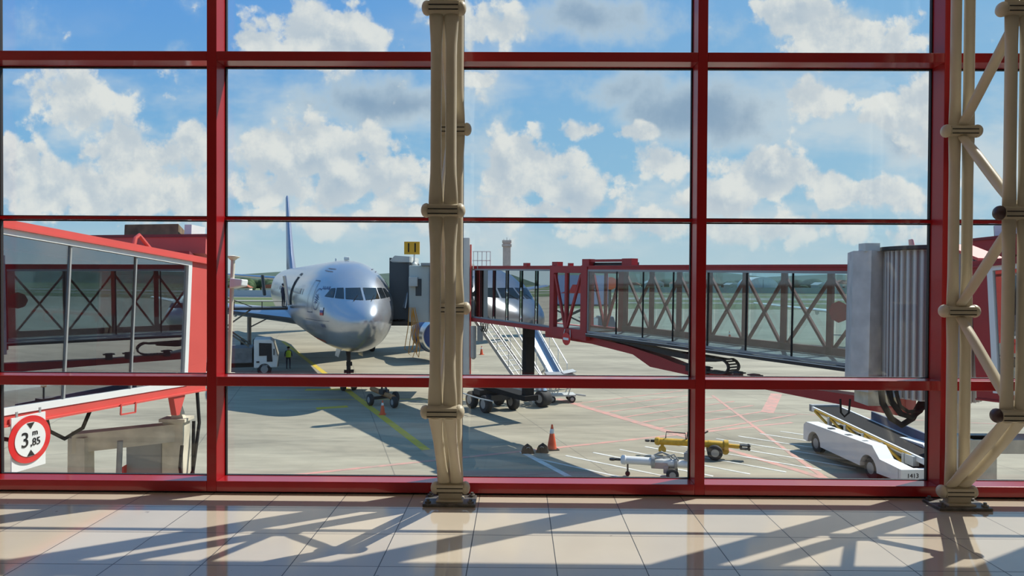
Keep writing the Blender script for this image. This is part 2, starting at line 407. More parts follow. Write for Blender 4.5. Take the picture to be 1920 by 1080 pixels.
# ------------------------------------------------------------------ world
def make_world():
    w = bpy.data.worlds.new('sky'); SC.world = w; w.use_nodes = True; nt = w.node_tree; nt.nodes.clear(); 
    def mk(tree):
        L = tree.links.new
        def put(n, i, v):
            if v is None: return
            if isinstance(v, (int, float)): n.inputs[i].default_value = v
            elif isinstance(v, tuple): n.inputs[i].default_value = v
            else: L(v, n.inputs[i])
        def ma(op, a, b=None, c=None):
            n = tree.nodes.new('ShaderNodeMath'); n.operation = op
            for i, v in enumerate((a, b, c)): put(n, i, v)
            return n.outputs[0]
        def vm(op, a, b=None, c=None):
            n = tree.nodes.new('ShaderNodeVectorMath'); n.operation = op
            for i, v in enumerate((a, b, c)): put(n, i, v)
            return n.outputs['Value'] if op in ('LENGTH', 'DOT_PRODUCT') else n.outputs[0]
        def ss(v, lo, hi, a=0., b=1.):
            n = tree.nodes.new('ShaderNodeMapRange'); n.interpolation_type = 'SMOOTHSTEP'
            for i, x in enumerate((v, lo, hi, a, b)): put(n, i, x)
            return n.outputs[0]
        def mix(f, a, b):
            n = tree.nodes.new('ShaderNodeMix'); n.data_type = 'RGBA'; put(n, 0, f); put(n, 6, a); put(n, 7, b)
            return n.outputs[2]
        def noise(v, sc, det=6, ro=.55, dist=0):
            n = tree.nodes.new('ShaderNodeTexNoise'); n.noise_dimensions = '2D'; n.inputs['Scale'].default_value = sc; n.inputs['Detail'].default_value = det
            n.inputs['Roughness'].default_value = ro; n.inputs['Distortion'].default_value = dist; put(n, 0, v); return n
        def vor(v, sc, sm=.6):
            n = tree.nodes.new('ShaderNodeTexVoronoi'); n.voronoi_dimensions = '2D'; n.feature = 'F1'
            n.inputs['Scale'].default_value = sc; put(n, 0, v); return n.outputs['Distance']
        return L, ma, vm, ss, mix, noise, vor
    # cloud masses: azimuth tangent, height tangent, half extents (thousandths), amplitude
    def blob_group(name, blobs, na, base, puffs):
        g = bpy.data.node_groups.new(name, 'ShaderNodeTree')
        g.interface.new_socket('P', in_out='INPUT', socket_type='NodeSocketVector')
        g.interface.new_socket('D', in_out='OUTPUT', socket_type='NodeSocketFloat')
        g.interface.new_socket('E', in_out='OUTPUT', socket_type='NodeSocketFloat')
        gi = g.nodes.new('NodeGroupInput'); go = g.nodes.new('NodeGroupOutput')
        L, ma, vm, ss, mix, noise, vor = mk(g)
        p = gi.outputs[0]
        nz = noise(p, 7, 2)
        wv = vm('MULTIPLY_ADD', vm('SUBTRACT', nz.outputs['Color'], (.5, .5, .5)), (.07, .05, 0), p)
        best = None
        for cx, cy, rx, ry, am in blobs:
            q = vm('MULTIPLY', vm('SUBTRACT', wv, (cx/1292, cy/1292, 0)), (1292/rx, 1292/ry, 0))
            d = ma('MULTIPLY', ma('SUBTRACT', 1., vm('LENGTH', q)), am)
            best = d if best is None else ma('MAXIMUM', best, d)
        far = ma('SUBTRACT', noise(p, 2.3, 4).outputs['Fac'], base)      # clouds elsewhere in the sky
        best = ma('MAXIMUM', best, ma('MULTIPLY', far, 2.))
        nf = noise(p, 13, 8 if puffs else 5, .62)
        d = ma('ADD', best, ma('MULTIPLY', ma('SUBTRACT', nf.outputs['Fac'], .5), na))
        if puffs:
            pv = vm('MULTIPLY_ADD', vm('SUBTRACT', nf.outputs['Color'], (.5, .5, .5)), (.05, .05, 0), p)
            pf = ma('SUBTRACT', .42, vor(pv, 17)); pf2 = ma('SUBTRACT', .42, vor(pv, 44))
            d = ma('ADD', d, ma('ADD', ma('MULTIPLY', pf, .45), ma('MULTIPLY', pf2, .3)))
        L(d, go.inputs[0])
        if puffs:
            p2 = vm('ADD', p, (.010, .022, 0))
            n2 = noise(p2, 13, 5, .62); v2 = vor(vm('MULTIPLY_ADD', vm('SUBTRACT', n2.outputs['Color'], (.5, .5, .5)), (.05, .05, 0), p2), 17)
            e = ma('ADD', ma('MULTIPLY', ma('SUBTRACT', nf.outputs['Fac'], n2.outputs['Fac']), na), ma('MULTIPLY', ma('SUBTRACT', ma('SUBTRACT', .42, v2), pf), -.45))
            L(e, go.inputs[1])
        return g
    W = [(-375, 450, 150, 75, 1), (-300, 445, 75, 55, 1), (-490, 440, 80, 45, .8),
         (-840, 335, 125, 75, .8), (-945, 205, 120, 70, 1), (-850, 170, 130, 70, 1), (-720, 225, 150, 70, 1), (-612, 255, 55, 50, .9), (-660, 160, 170, 55, .9),
         (-380, 232, 185, 85, 1.1), (-310, 170, 200, 60, .95), (-465, 170, 100, 50, .9), (-235, 190, 80, 45, .8),
         (15, 205, 125, 75, 1.1), (100, 165, 110, 60, 1), (60, 130, 200, 40, .8), (105, 285, 100, 28, .8), (215, 275, 70, 26, .7), (265, 212, 90, 40, .9),
         (510, 490, 90, 60, 1), (590, 455, 160, 60, .9), (550, 340, 90, 60, .9),
         (480, 190, 120, 65, 1), (630, 170, 170, 45, .9), (380, 145, 90, 35, .8), (725, 330, 70, 70, .8), (770, 255, 70, 60, .7),
         (-120, 490, 100, 60, .8), (-85, 385, 60, 22, .6), (0, 480, 60, 45, .5), (-400, 115, 420, 38, .6), (450, 98, 460, 34, .55)]
    G = [(-290, 335, 190, 85, 1), (-200, 330, 130, 60, 1), (350, 310, 240, 115, 1.1), (190, 365, 150, 55, .8), (110, 490, 240, 75, .9), (560, 480, 190, 60, .7),
         (730, 270, 130, 70, .8), (-830, 320, 150, 75, .6)]
    gw = blob_group('white cumulus', W, 1.5, .66, True); gg = blob_group('grey stratus', G, 1.0, .56, False)
    L, ma, vm, ss, mix, noise, vor = mk(nt)
    tc = nt.nodes.new('ShaderNodeTexCoord'); sp = nt.nodes.new('ShaderNodeSeparateXYZ'); L(tc.outputs['Generated'], sp.inputs[0])
    den = ma('MAXIMUM', ma('ABSOLUTE', sp.outputs[1]), .25)
    cb = nt.nodes.new('ShaderNodeCombineXYZ'); L(ma('DIVIDE', sp.outputs[0], den), cb.inputs[0]); L(ma('DIVIDE', sp.outputs[2], den), cb.inputs[1])
    p = cb.outputs[0]; u, v = nt.nodes[-2], None
    s2 = nt.nodes.new('ShaderNodeSeparateXYZ'); L(p, s2.inputs[0]); u, v = s2.outputs[0], s2.outputs[1]
    def use(g, vec):
        n = nt.nodes.new('ShaderNodeGroup'); n.node_tree = g; L(vec, n.inputs[0]); return n.outputs
    dw, rel = use(gw, p); dg = use(gg, p)[0]
    sky = mix(ss(v, .0, .16), srgb(172, 205, 220), srgb(134, 189, 226))
    sky = mix(ss(v, .10, .45), sky, srgb(100, 162, 228))
    sky = mix(ma('MULTIPLY', ss(u, -.5, .75), .75), sky, mix(ss(v, 0., .5), srgb(172, 208, 226), srgb(140, 192, 230)))
    veil = ma('MULTIPLY', ss(noise(vm('MULTIPLY', p, (1., 2.2, 1.)), 3.4, 5, .6).outputs['Fac'], .40, .70), ma('MULTIPLY', ss(v, .42, .20), .78))
    sky = mix(veil, sky, srgb(214, 224, 229))
    gcol = mix(ss(dg, .3, 1.0), srgb(196, 213, 225), srgb(146, 170, 194))
    sky = mix(ma('MULTIPLY', ss(dg, .05, .6), .88), sky, gcol)
    lit = ss(ma('SUBTRACT', rel, ma('MULTIPLY', dw, .12)), -.35, .30)
    body = mix(ss(dw, .3, 1.25), srgb(228, 231, 231), srgb(190, 204, 217))
    wcol = mix(lit, mix(.5, body, srgb(170, 190, 208)), srgb(234, 236, 233))
    sky = mix(ma('MULTIPLY', ss(dw, .06, .36), .95), sky, wcol)
    haze = ss(v, .015, .10, .7, 0.)
    sky = mix(haze, sky, srgb(190, 213, 223))
    below = mix(ss(v, -.03, -.005), (.16, .16, .14, 1), sky)
    bg = nt.nodes.new('ShaderNodeBackground'); out = nt.nodes.new('ShaderNodeOutputWorld')
    L(below, bg.inputs[0]); bg.inputs[1].default_value = 1.0; L(bg.outputs[0], out.inputs[0])
    w.cycles.sampling_method = 'MANUAL'; w.cycles.sample_map_resolution = 512
make_world()
sun = bpy.data.lights.new('sun', 'SUN'); sun.energy = 6.2; sun.angle = .0093; sun.color = (1, .95, .86)
so = bpy.data.objects.new('sun', sun); C.objects.link(so)
so.rotation_euler = Vector((.74, .44, 1)).to_track_quat('Z', 'Y').to_euler()

# ------------------------------------------------------------------ airliner
FT = [(0, 4.12, 3.98, .04), (.06, 4.36, 3.74, .30), (.25, 4.62, 3.42, .58), (.55, 4.88, 3.12, .85), (1.0, 5.18, 2.82, 1.13), (1.6, 5.52, 2.55, 1.44),
      (2.3, 6.02, 2.34, 1.74), (3.0, 6.52, 2.2, 1.99), (4.0, 7.02, 2.08, 2.24), (5.2, 7.35, 2.02, 2.46), (6.6, 7.54, 1.99, 2.65), (8.5, 7.62, 1.98, 2.79),
      (10, 7.62, 1.98, 2.82), (40, 7.62, 1.98, 2.82), (44, 7.62, 2.4, 2.76), (49, 7.58, 3.5, 2.4), (55, 7.35, 5.0, 1.6), (60, 7.0, 6.1, .75), (63, 6.75, 6.45, .12)]
def fus(a):
    t = math.sqrt(max(a, 0)); T = [math.sqrt(r[0]) for r in FT]
    i = max(0, min(len(FT)-2, sum(1 for x in T if x <= t)-1)); h = T[i+1]-T[i]; s = min(1, max(0, (t-T[i])/h))
    out = []
    for k in (1, 2, 3):
        y = [r[k] for r in FT]
        sl = lambda j: (y[min(j+1, len(y)-1)]-y[max(j-1, 0)])/(T[min(j+1, len(y)-1)]-T[max(j-1, 0)])
        m0, m1 = sl(i)*h, sl(i+1)*h
        if T[i] >= math.sqrt(10)-.01: m0 = m1 = y[i+1]-y[i]
        out.append((2*s**3-3*s*s+1)*y[i]+(s**3-2*s*s+s)*m0+(-2*s**3+3*s*s)*y[i+1]+(s**3-s*s)*m1)
    return (out[0]+out[1])/2, (out[0]-out[1])/2, max(out[2], .02)
def inside(a, b, z):
    zc, hz, hw = fus(a); return (b/hw)**2+((z-zc)/hz)**2 <= 1
def nose_a(b, z):
    lo, hi = 0, 9
    for _ in range(40):
        m = (lo+hi)/2
        if inside(m, b, z): hi = m
        else: lo = m
    return hi
def nose_patch(mb, quads, off=.03, n=6):
    for q in quads:
        vs = []; fs = []
        for i in range(n+1):
            for j in range(n+1):
                s, t = i/n, j/n
                b = (q[0][0]*(1-s)+q[1][0]*s)*(1-t)+(q[3][0]*(1-s)+q[2][0]*s)*t
                z = (q[0][1]*(1-s)+q[1][1]*s)*(1-t)+(q[3][1]*(1-s)+q[2][1]*s)*t
                a = nose_a(b, z)-off
                vs.append((b*(1+.004), a, z+off*.3))
        for i in range(n):
            for j in range(n):
                k = i*(n+1)+j; fs.append((k, k+1, k+n+2, k+n+1))
        mb._add(vs, fs)
def side_pt(a, z, side, off=.02):
    zc, hz, hw = fus(a); r = max(0, 1-((z-zc)/hz)**2)
    return (side*(hw*math.sqrt(r)+off), a-off*.5, z+off*.2)
def side_patch(mb, side, quads, off=.02, n=4):
    for q in quads:
        vs = []; fs = []
        for i in range(n+1):
            for j in range(n+1):
                s, t = i/n, j/n
                a = (q[0][0]*(1-s)+q[1][0]*s)*(1-t)+(q[3][0]*(1-s)+q[2][0]*s)*t
                z = (q[0][1]*(1-s)+q[1][1]*s)*(1-t)+(q[3][1]*(1-s)+q[2][1]*s)*t
                vs.append(side_pt(a, z, side, off))
        for i in range(n):
            for j in range(n):
                k = i*(n+1)+j; fs.append((k, k+1, k+n+2, k+n+1))
        mb._add(vs, fs)
def rect(a0, a1, z0, z1): return [(a0, z0), (a1, z0), (a1, z1), (a0, z1)]
def line_side(mb, side, pts, w, off=.022):
    for (a, z), (c, d) in zip(pts[:-1], pts[1:]):
        L = math.hypot(c-a, d-z); nx, nz = -(d-z)/L*w/2, (c-a)/L*w/2
        side_patch(mb, side, [[(a+nx, z+nz), (c+nx, d+nz), (c-nx, d-nz), (a-nx, z-nz)]], off, 2)
def foil(c0, chord, th, b, z):
    """closed aerofoil ring in the a-z plane at span b"""
    up = [(0, 0), (.02, .35), (.08, .7), (.2, 1), (.45, .95), (.75, .5), (1, .03)]
    pts = [(b, c0+x*chord, z+y*th/2) for x, y in up]+[(b, c0+x*chord, z-y*th/2*.8) for x, y in reversed(up[1:-1])]
    return pts
def airliner(label, loc, rz, skin, detail=True, scale=1.0, finm=None, group=None):
    t = thing('airliner', label, 'airplane', loc, rz, group); t.scale = (scale,)*3
    A = [0, .02, .06, .12, .2, .32, .48, .7, 1, 1.35, 1.7, 2.1, 2.5, 2.9, 3.4, 4, 4.7, 5.5, 6.5, 7.6, 9, 10, 14, 20, 26, 32, 38, 40, 42, 44, 46.5, 49, 52, 55, 57.5, 60, 62, 63]
    rings = []
    for a in A:
        zc, hz, hw = fus(a)
        rings.append([(hw*math.sin(2*PI*i/48), a, zc+hz*math.cos(2*PI*i/48)) for i in range(48)])
    fz = MB().loft(rings).build('fuselage', skin, t, True)
    m = MB()
    nose_patch(m, [[(.07, 5.26), (.95, 5.30), (.86, 5.90), (.07, 5.92)], [(-.95, 5.30), (-.07, 5.26), (-.07, 5.92), (-.86, 5.90)],
                   [(1.04, 5.31), (1.45, 5.34), (1.28, 5.90), (.95, 5.91)], [(-1.45, 5.34), (-1.04, 5.31), (-.95, 5.91), (-1.28, 5.90)],
                   [(1.52, 5.35), (1.90, 5.4), (1.55, 5.86), (1.35, 5.89)], [(-1.90, 5.4), (-1.52, 5.35), (-1.35, 5.89), (-1.55, 5.86)]])
    m.build('windshield', COCK, t, True)
    for sd in (-1, 1):
        for i in range(46 if detail else 0):
            a = 8.2+i*.86
            if any(abs(a-x) < 1.1 for x in (5.5, 15.6, 31)): continue
            m = MB(); side_patch(m, sd, [rect(a-.13, a+.13, 5.42, 5.78)], .02, 1); m.build('cabin_window', COCK, fz)
    # wings, tail, engines
    for sd in (-1, 1):
        MB().loft([foil(19.5, 11.5, 1.5, sd*1.5, 3.2), foil(21.8, 9.2, 1.25, sd*3.2, 3.35), foil(26, 6.8, .8, sd*10, 4.1), foil(37.2, 2.6, .3, sd*28.5, 5.7)]).build('wing', skin, t, True)
        MB().loft([foil(54, 5.6, .55, sd*.6, 6.4), foil(59.8, 2.2, .2, sd*9.7, 7.1)]).build('stabilizer', skin, t, True)
        en = MB().lathe((sd*9.1, 18.2, 1.72), (0, 1, 0), [(.25, 1.08), (.05, 1.15), (0, 1.24), (.12, 1.36), (.8, 1.52), (2.0, 1.56), (3.6, 1.40), (4.6, 1.12), (5.3, .9), (5.3, .6)], 40).build('engine', BLUE if detail else WHITE, t, True)
        MB().lathe((sd*9.1, 18.15, 1.72), (0, 1, 0), [(.42, 1.06), (.12, 1.14), (0, 1.24), (.06, 1.36), (.5, 1.50), (.5, 1.44), (.42, 1.1)], 40).build('inlet_lip', ASILV, en, True)
        fan = MB().lathe((sd*9.1, 18.9, 1.72), (0, 1, 0), [(0, 1.1), (.1, 1.1)], 32)
        fan.lathe((sd*9.1, 18.45, 1.72), (0, 1, 0), [(0, .02), (.2, .2), (.5, .36)], 18)
        for i in range(22):
            g = 2*PI*i/22; u = Vector((math.cos(g), 0, math.sin(g))); w = Vector((-math.sin(g), 0, math.cos(g)))
            c = Vector((sd*9.1, 18.8, 1.72))
            fan._add([c+u*.32, c+u*1.06+w*.02, c+u*1.06+w*.2+Vector((0, .09, 0)), c+u*.32+w*.1+Vector((0, .09, 0))], [(0, 1, 2, 3)])
        fan.build('fan', DARK, en)
        MB().prism([(sd*9.1-.17, 19.6, 3.1), (sd*9.1-.17, 24, 2.3), (sd*9.1-.17, 27, 3.8), (sd*9.1-.17, 24.6, 4.0)], (.34, 0, 0)).build('pylon', skin, t)
        for k, b0 in enumerate((6.5, 14, 19)):
            zz = 3.15+(b0-3)*.09; ac = 27.6+(b0-3)*.35
            MB().ball((sd*b0, ac+1.3, zz-.15), .42, 12, (.6, 4.2, .9)).build('flap_fairing', skin, t, True)
        # main bogie
        g = MB().tube((sd*5.3, 30.6, 3.3), (sd*5.3, 30.6, .15), .19, n=12).bar((sd*5.3, 29.8, .12), (sd*5.3, 31.5, .12), .2, .24).bar((sd*5.3, 30.6, 1.9), (sd*3.2, 30.3, 3), .12, .12).build('main_gear', HUB, t)
        for da in (-.75, .95):
            for db in (-.55, .55): wheel(g, (sd*5.3+db, 30.6+da, .09), (1, 0, 0), .69, .42)
    fr = lambda c0, ch, th, z: [(p[2], p[1], z) for p in foil(c0, ch, th, 0, 0)]
    MB().loft([fr(47.5, 11.3, .5, 7.35), fr(49.6, 9.2, 1.05, 7.8), fr(51.6, 7.6, .9, 9.6), fr(57.6, 3.4, .36, 17.2), fr(58.2, 2.9, .1, 17.4)]).build('tail_fin', finm or skin, t, True)
    # nose gear
    g = MB().tube((0, 6.7, 2.3), (0, 6.75, -.1), .13, n=12).tube((0, 6.7, 1.2), (0, 8.1, 2.2), .07, n=8).tube((-.35, 6.75, -.08), (.35, 6.75, -.08), .09, n=8)
    g.box((0, 6.5, 1.1), (.34, .16, .24)).bar((0, 6.62, .75), (0, 6.25, .5), .1, .12).bar((0, 6.25, .5), (0, 6.65, .2), .1, .12).bar((-.3, 6.6, .62), (.3, 6.6, .62), .12, .2)
    g = g.build('nose_gear', DARK, t)
    for sx in (-.33, .33): wheel(g, (sx, 6.75, -.08), (1, 0, 0), .52, .3)
    for sx in (-.62, .62): MB().prism([(sx, 5.7, 2.15), (sx, 7.6, 2.05), (sx*1.2, 7.5, 1.55), (sx*1.2, 5.9, 1.6)], (.04, 0, 0)).build('gear_door', skin, g)
    if not detail: return t
    # silver belly stripe, door seams, flag, emblem, name
    m = MB()
    for sd in (-1, 1):
        side_patch(m, sd, [[(5.2, 2.56), (19, 2.30), (19, 2.62), (5.2, 2.72)]], .015, 14)
    m.build('belly_stripe', mat('orange belly stripe', (.50, .10, .03, 1), .4), fz, True)
    m = MB()
    for sd in (-1, 1):
        line_side(m, sd, [(5.0, 4.42), (4.98, 5.4), (5.08, 6.3), (5.9, 6.32), (6.05, 5.4), (6.05, 4.42), (5.0, 4.42)], .045)
        line_side(m, sd, [(4.7, 6.85), (5.9, 6.92), (5.9, 7.06), (4.8, 7.0)], .035)
        line_side(m, sd, [(2.4, 4.02), (4, 3.98), (7, 3.96)], .02)
    m.build('door_seam', mat('seam', (.10, .11, .15, 1), .5), fz)
    m = MB()
    for k in range(24):
        g0, g1 = 2*PI*k/24, 2*PI*(k+1)/24
        if 8 <= k <= 12: continue
        line_side(m, -1, [(4.35+.52*math.cos(g0), 5.22+.62*math.sin(g0)), (4.35+.52*math.cos(g1), 5.22+.62*math.sin(g1))], .05)
    for k, (da, dz, L, s) in enumerate(((-.28, .1, .5, .35), (-.3, 0, .6, .3), (-.26, -.1, .5, .2), (-.2, -.2, .4, .15))):
        line_side(m, -1, [(4.35+da, 5.2+dz), (4.35+da+L, 5.2+dz+s*.6)], .05)
    line_side(m, -1, [(4.45, 4.86), (4.25, 5.55)], .05); line_side(m, -1, [(4.2, 5.02), (4.6, 5.0)], .05)
    for i, a in enumerate((3.3, 3.5, 3.72, 3.95)):
        line_side(m, -1, [(a, 5.78+.05*(i % 2)), (a+.1, 5.98)], .05); line_side(m, -1, [(a-.02, 5.86), (a+.12, 5.84)], .04)
    m.build('emblem', BLUE, fz)
    fl = None
    for nm, c, z in (('white band', (.8, .8, .8, 1), 4.62), ('blue band', (.02, .05, .25, 1), 4.47), ('red band', (.5, .01, .015, 1), 4.32)):
        m = MB(); side_patch(m, -1, [rect(3.05, 3.5, z, z+.155)], .025, 2)
        if fl is None: fl = m.build('flag', mat(nm, c, .4), fz)
        else: m.build('flag_band', mat(nm, c, .4), fl)
    # small registration lettering below the flag (too small in the photo to read): letter-like strokes
    m = MB()
    for i in range(8):
        a = 3.75-i*.1
        if i == 1: continue
        line_side(m, -1, [(a, 3.62), (a, 3.8)], .028)
        if i % 3 != 1: line_side(m, -1, [(a, 3.79), (a-.06, 3.79)], .028)
        if i % 2: line_side(m, -1, [(a-.06, 3.62), (a-.06, 3.8)], .028)
        if i % 4 == 2: line_side(m, -1, [(a, 3.71), (a-.06, 3.71)], .028)
    m.build('name_lettering', BLUE, fz)
    # open doors on the starboard side and the open boarding door on the port side
    m = MB(); side_patch(m, -1, [rect(14.9, 16.3, 4.5, 6.55)], .03, 6); d = m.build('door_opening', BLACK, fz)
    m = MB()
    line_side(m, -1, [(14.75, 4.4), (14.75, 6.3), (14.95, 6.75), (16.3, 6.75), (16.45, 6.3), (16.45, 4.4)], .16, .05); m.build('door_frame', DGREY, d)
    MB().box((-3.25, 13.75, 5.6), (.16, 1.3, 2.1), (0, -.12, 0)).build('door_leaf', skin, d, bevel=.05)
    MB().box((-3.55, 43.4, 5.7), (.3, 1.5, 2.3), (0, -.1, 0)).build('rear_door', DGREY, fz, bevel=.1)
    d = MB(); side_patch(d, 1, [rect(5.05, 6.0, 4.45, 6.3)], .03, 5); d = d.build('door_opening', BLACK, fz)
    MB().box((2.95, 4.35, 5.55), (.14, 1.05, 1.9), (0, .22, .35)).build('door_leaf', skin, d, bevel=.05)
    MB().box((0, 7.6, 7.72), (.28, .5, .2)).box((0, 12.5, 7.72), (.06, .5, .3)).build('antenna', WHITE, fz, bevel=.03)
    m = MB()
    for b in (-.6, .35): m.bar((b, nose_a(b, 5.2)-.05, 5.2), (b+.28, nose_a(b+.28, 5.5)-.06, 5.5), .03, .02)
    m.build('wiper', BLACK, fz)
    return t
FIN = mat('blue tail paint', (.24, .27, .37, 1), .35, .4)
airliner('silver twin-engine airliner parked nose-on with its boarding door open at the bridge', (-8, 37, -4.76), math.atan2(25, 60), SILV, True, 1, FIN)
airliner('distant white airliner whose tail tip shows above the round bridge end', (39.6, 50.9, GZ+.42), -.29, WHITE, False, .70, mat('red tail paint', (.5, .1, .1, 1), .4))

# ------------------------------------------------------------------ boarding bridge in the middle, seen from its shaded side
jb = thing('boarding_bridge', 'long glazed red boarding bridge reaching the silver airliner, under the yellow 11 sign', 'boarding bridge',
           (9.05, 18.7, 0), rot=(0, -.0137, math.atan2(.84, -.543)))
W2 = -2.2
def frame_rect(m, x0, x1, z0, z1, y, w, d=.06):
    m.span((x0, y-d, z1-w), (x1, y, z1)).span((x0, y-d, z0), (x1, y, z0+w)).span((x0, y-d, z0+w), (x0+w, y, z1-w)).span((x1-w, y-d, z0+w), (x1, y, z1-w))
def tunnel(x0, x1, divs, gl, ins, zt=1.86, zb=-.66, solid_far=False, far=True, skew=0):
    r = MB().span((x0, ins, 1.93), (x1, ins-.16, 2.06)).span((x0, W2-ins+.16, 1.93), (x1, W2-ins, 2.06)).span((x0, ins-.16, 1.99), (x1, W2-ins+.16, 2.03))
    r.span((x0, ins+.05, 2.05), (x1, ins-.1, 2.09)); r.build('roof', BRED, jb)
    MB().span((x0, ins-.02, zb-.05), (x1, W2-ins+.02, zb-.02)).build('tunnel_floor', GREY, jb)
    g = MB(); frame_rect(g, x0+.02, x1-.02, zb, 1.93, ins, .075); gf = g.build('glazing_frame', GREY, jb)
    for a, b in zip(divs[:-1], divs[1:]):
        MB().box(((a+b)/2, ins-.06 if skew else ins-.034, (zb+.075+zt-.005)/2), (b-a+.03, .012, zt-zb-.08), (0, 0, skew)).build('glass_pane', gl, gf)
    d = MB()
    for a in divs[1:-1]: d.span((a-.022, ins-.055, zb+.075), (a+.022, ins-.012, zt))
    d.build('glazing_bar', BLACK, gf)
    if solid_far:
        MB().span((x0, W2-ins+.1, zb), (x1, W2-ins+.04, 1.95)).build('far_wall', DGREY, jb)
    elif far:
        for a, b in zip(divs[:-1], divs[1:]):
            MB().span((a+.02, W2-ins+.03, zb+.05), (b-.02, W2-ins+.042, zt)).build('far_pane', BGL_A, gf)
dA = [.17, 1.86, 3.5, 5.05, 6.63, 8.15, 9.63, 11.3]
tunnel(-.05, 11.45, dA, BGL_A, 0)
tr = MB()
for i, a in enumerate([.2, 1.9, 3.55, 5.1, 6.7, 8.2, 9.7, 11.25]):
    tr.span((a-.09, W2+.30, -.66), (a+.09, W2+.18, 1.9))
for a, b in zip([.2, 1.9, 3.55, 5.1, 6.7, 8.2, 9.7], [1.9, 3.55, 5.1, 6.7, 8.2, 9.7, 11.25]):
    tr.bar((a, W2+.24, -.6), (b, W2+.24, 1.8), .08, .11, (0, 1, 0)).bar((a, W2+.16, 1.8), (b, W2+.16, -.6), .08, .11, (0, 1, 0))
tr.span((0, W2+.3, -.66), (11.4, W2+.18, -.42)); tr.build('side_truss', TRUSS, jb)
MB().span((-.12, .02, -.95), (.14, -.2, 2.1)).span((-.12, W2+.2, -.95), (.14, W2, 2.1)).build('end_post', BRED, jb)
dB = [14.07, 15.38, 16.67, 17.93, 19.17, 20.45, 21.6]
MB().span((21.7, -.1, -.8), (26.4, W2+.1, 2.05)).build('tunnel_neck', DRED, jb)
tunnel(13.95, 21.7, dB, BGL_B, -.1, skew=math.radians(-4.5))
# open truss bay between the two tunnels
gb = MB()
for y in (.04, W2-.04):
    s = 1 if y > 0 else -1
    gb.span((11.4, y, -1.0), (11.8, y-s*.22, 2.1)).span((13.7, y, -.9), (14.0, y-s*.22, 2.1)).span((11.8, y, 1.78), (13.7, y-s*.2, 2.08)).span((11.8, y, -.98), (13.7, y-s*.2, -.58))
    gb.span((12.76, y, -.6), (12.9, y-s*.1, 1.8))
    gb.bar((13.66, y-s*.06, 1.72), (12.9, y-s*.06, -.55), .1, .1, (0, 1, 0)).bar((11.84, y-s*.06, 1.72), (12.76, y-s*.06, -.55), .1, .1, (0, 1, 0))
gb.span((11.4, 0, 2.0), (14, W2, 2.06)).build('truss_bay', BRED, jb)
MB().span((11.82, -.35, -.7), (13.7, W2+.3, -.66)).span((11.9, -.5, -.6), (12.02, -.6, 1.8)).span((13.4, -.5, -.6), (13.6, -.6, 1.8)).build('bay_floor', DARK, jb)
rs = MB().span((11.3, .02, 2.04), (11.75, -.3, 2.36)).span((8.75, .02, 2.06), (9.3, -.3, 2.36)).span((8.8, -.05, 2.24), (11.5, -.2, 2.34)).span((13.5, 0, 2.05), (13.9, -.3, 2.26)).span((15.9, 0, 2.05), (16.2, -.2, 2.22)).span((12.6, 0, 2.05), (12.75, -.2, 2.2))
rs.span((0, .08, 2.05), (8.8, .0, 2.11)); rs.build('roof_fitting', BRED, jb)
MB().span((8.9, -.22, 2.1), (11.4, -.5, 2.22)).build('roof_pipe', DARK, jb)
# rails, cable tray and the long lower boom
MB().span((-.05, .06, -.81), (11.4, -.2, -.68)).span((-.05, W2+.2, -.81), (11.4, W2-.06, -.68)).build('bottom_rail', DARK, jb)
MB().span((-.05, .075, -.715), (11.4, .055, -.685)).build('rail_trim', LGREY, jb)
MB().span((13.9, .0, -.84), (21.7, -.25, -.66)).span((13.9, W2, -.84), (21.7, W2+.25, -.66)).build('bottom_beam', BRED, jb)
bm_ = [(14.7, -.84), (14.7, -1.12), (11.4, -1.13), (8.9, -1.30), (7.95, -1.66), (5.9, -1.72), (3.0, -1.74), (-.75, -1.81), (-1.35, -1.8), (-1.35, -1.35), (0, -1.47), (3.0, -1.52), (5.2, -1.5), (6.6, -1.38), (7.5, -1.22), (9.2, -1.0), (11.3, -.86)]
MB().prism([(x, -.25, z) for x, z in bm_], (0, -.5, 0)).build('lower_boom', BRED, jb)
MB().loft([[(x, -.3, z0), (x, -.7, z0), (x, -.7, z1), (x, -.3, z1)] for x, z0, z1 in ((10.2, -.88, -.85), (8.6, -1.02, -.90), (7.0, -1.16, -.97), (5.6, -1.20, -1.0), (4.9, -1.12, -1.0))]).build('cable_tray', DARK, jb)
ch = MB(); pts = []
for i in range(9): pts.append((6.4-i*.22, -.98-.005*i))
for i in range(1, 9): g = PI*i/8; pts.append((4.64-.42*math.sin(g), -1.22+.25*math.cos(g)))
for i in range(6): pts.append((4.64+i*.12, -1.47))
for (x, z), (x2, z2) in zip(pts[:-1], pts[1:]):
    for y in (-.12, -.62): ch.bar((x, y, z), (x2, y, z2), .05, .1, (0, 1, 0))
    ch.bar((x, -.12, z), (x, -.62, z), .05, .05)
ch.build('cable_chain', DARK, jb)
for x in (5.95, 5.25, 3.9, 3.25):
    MB().span((x-.12, -.1, -1.56), (x+.12, -.3, -1.30)).span((x-.2, -.06, -1.36), (x+.2, -.34, -1.32)).build('boom_roller', DARK, jb, bevel=.01)
ns = MB().lathe((12.63, .10, -1.02), (0, 1, 0), [(0, .27), (.03, .27)], 28).build('no_entry_sign', REDP, jb)
MB().span((12.45, .145, -1.07), (12.81, .13, -.97)).build('white_bar', WHITE, ns)
MB().bar((12.38, .1, -.98), (12.45, .06, -.62), .03, .03).bar((12.88, .1, -.98), (12.81, .06, -.62), .03, .03).build('sign_bracket', LGREY, ns)
MB().lathe((.45, -.12, .80), (0, 1, 0), [(0, .3), (.03, .3)], 8).build('stop_sign', REDP, jb)
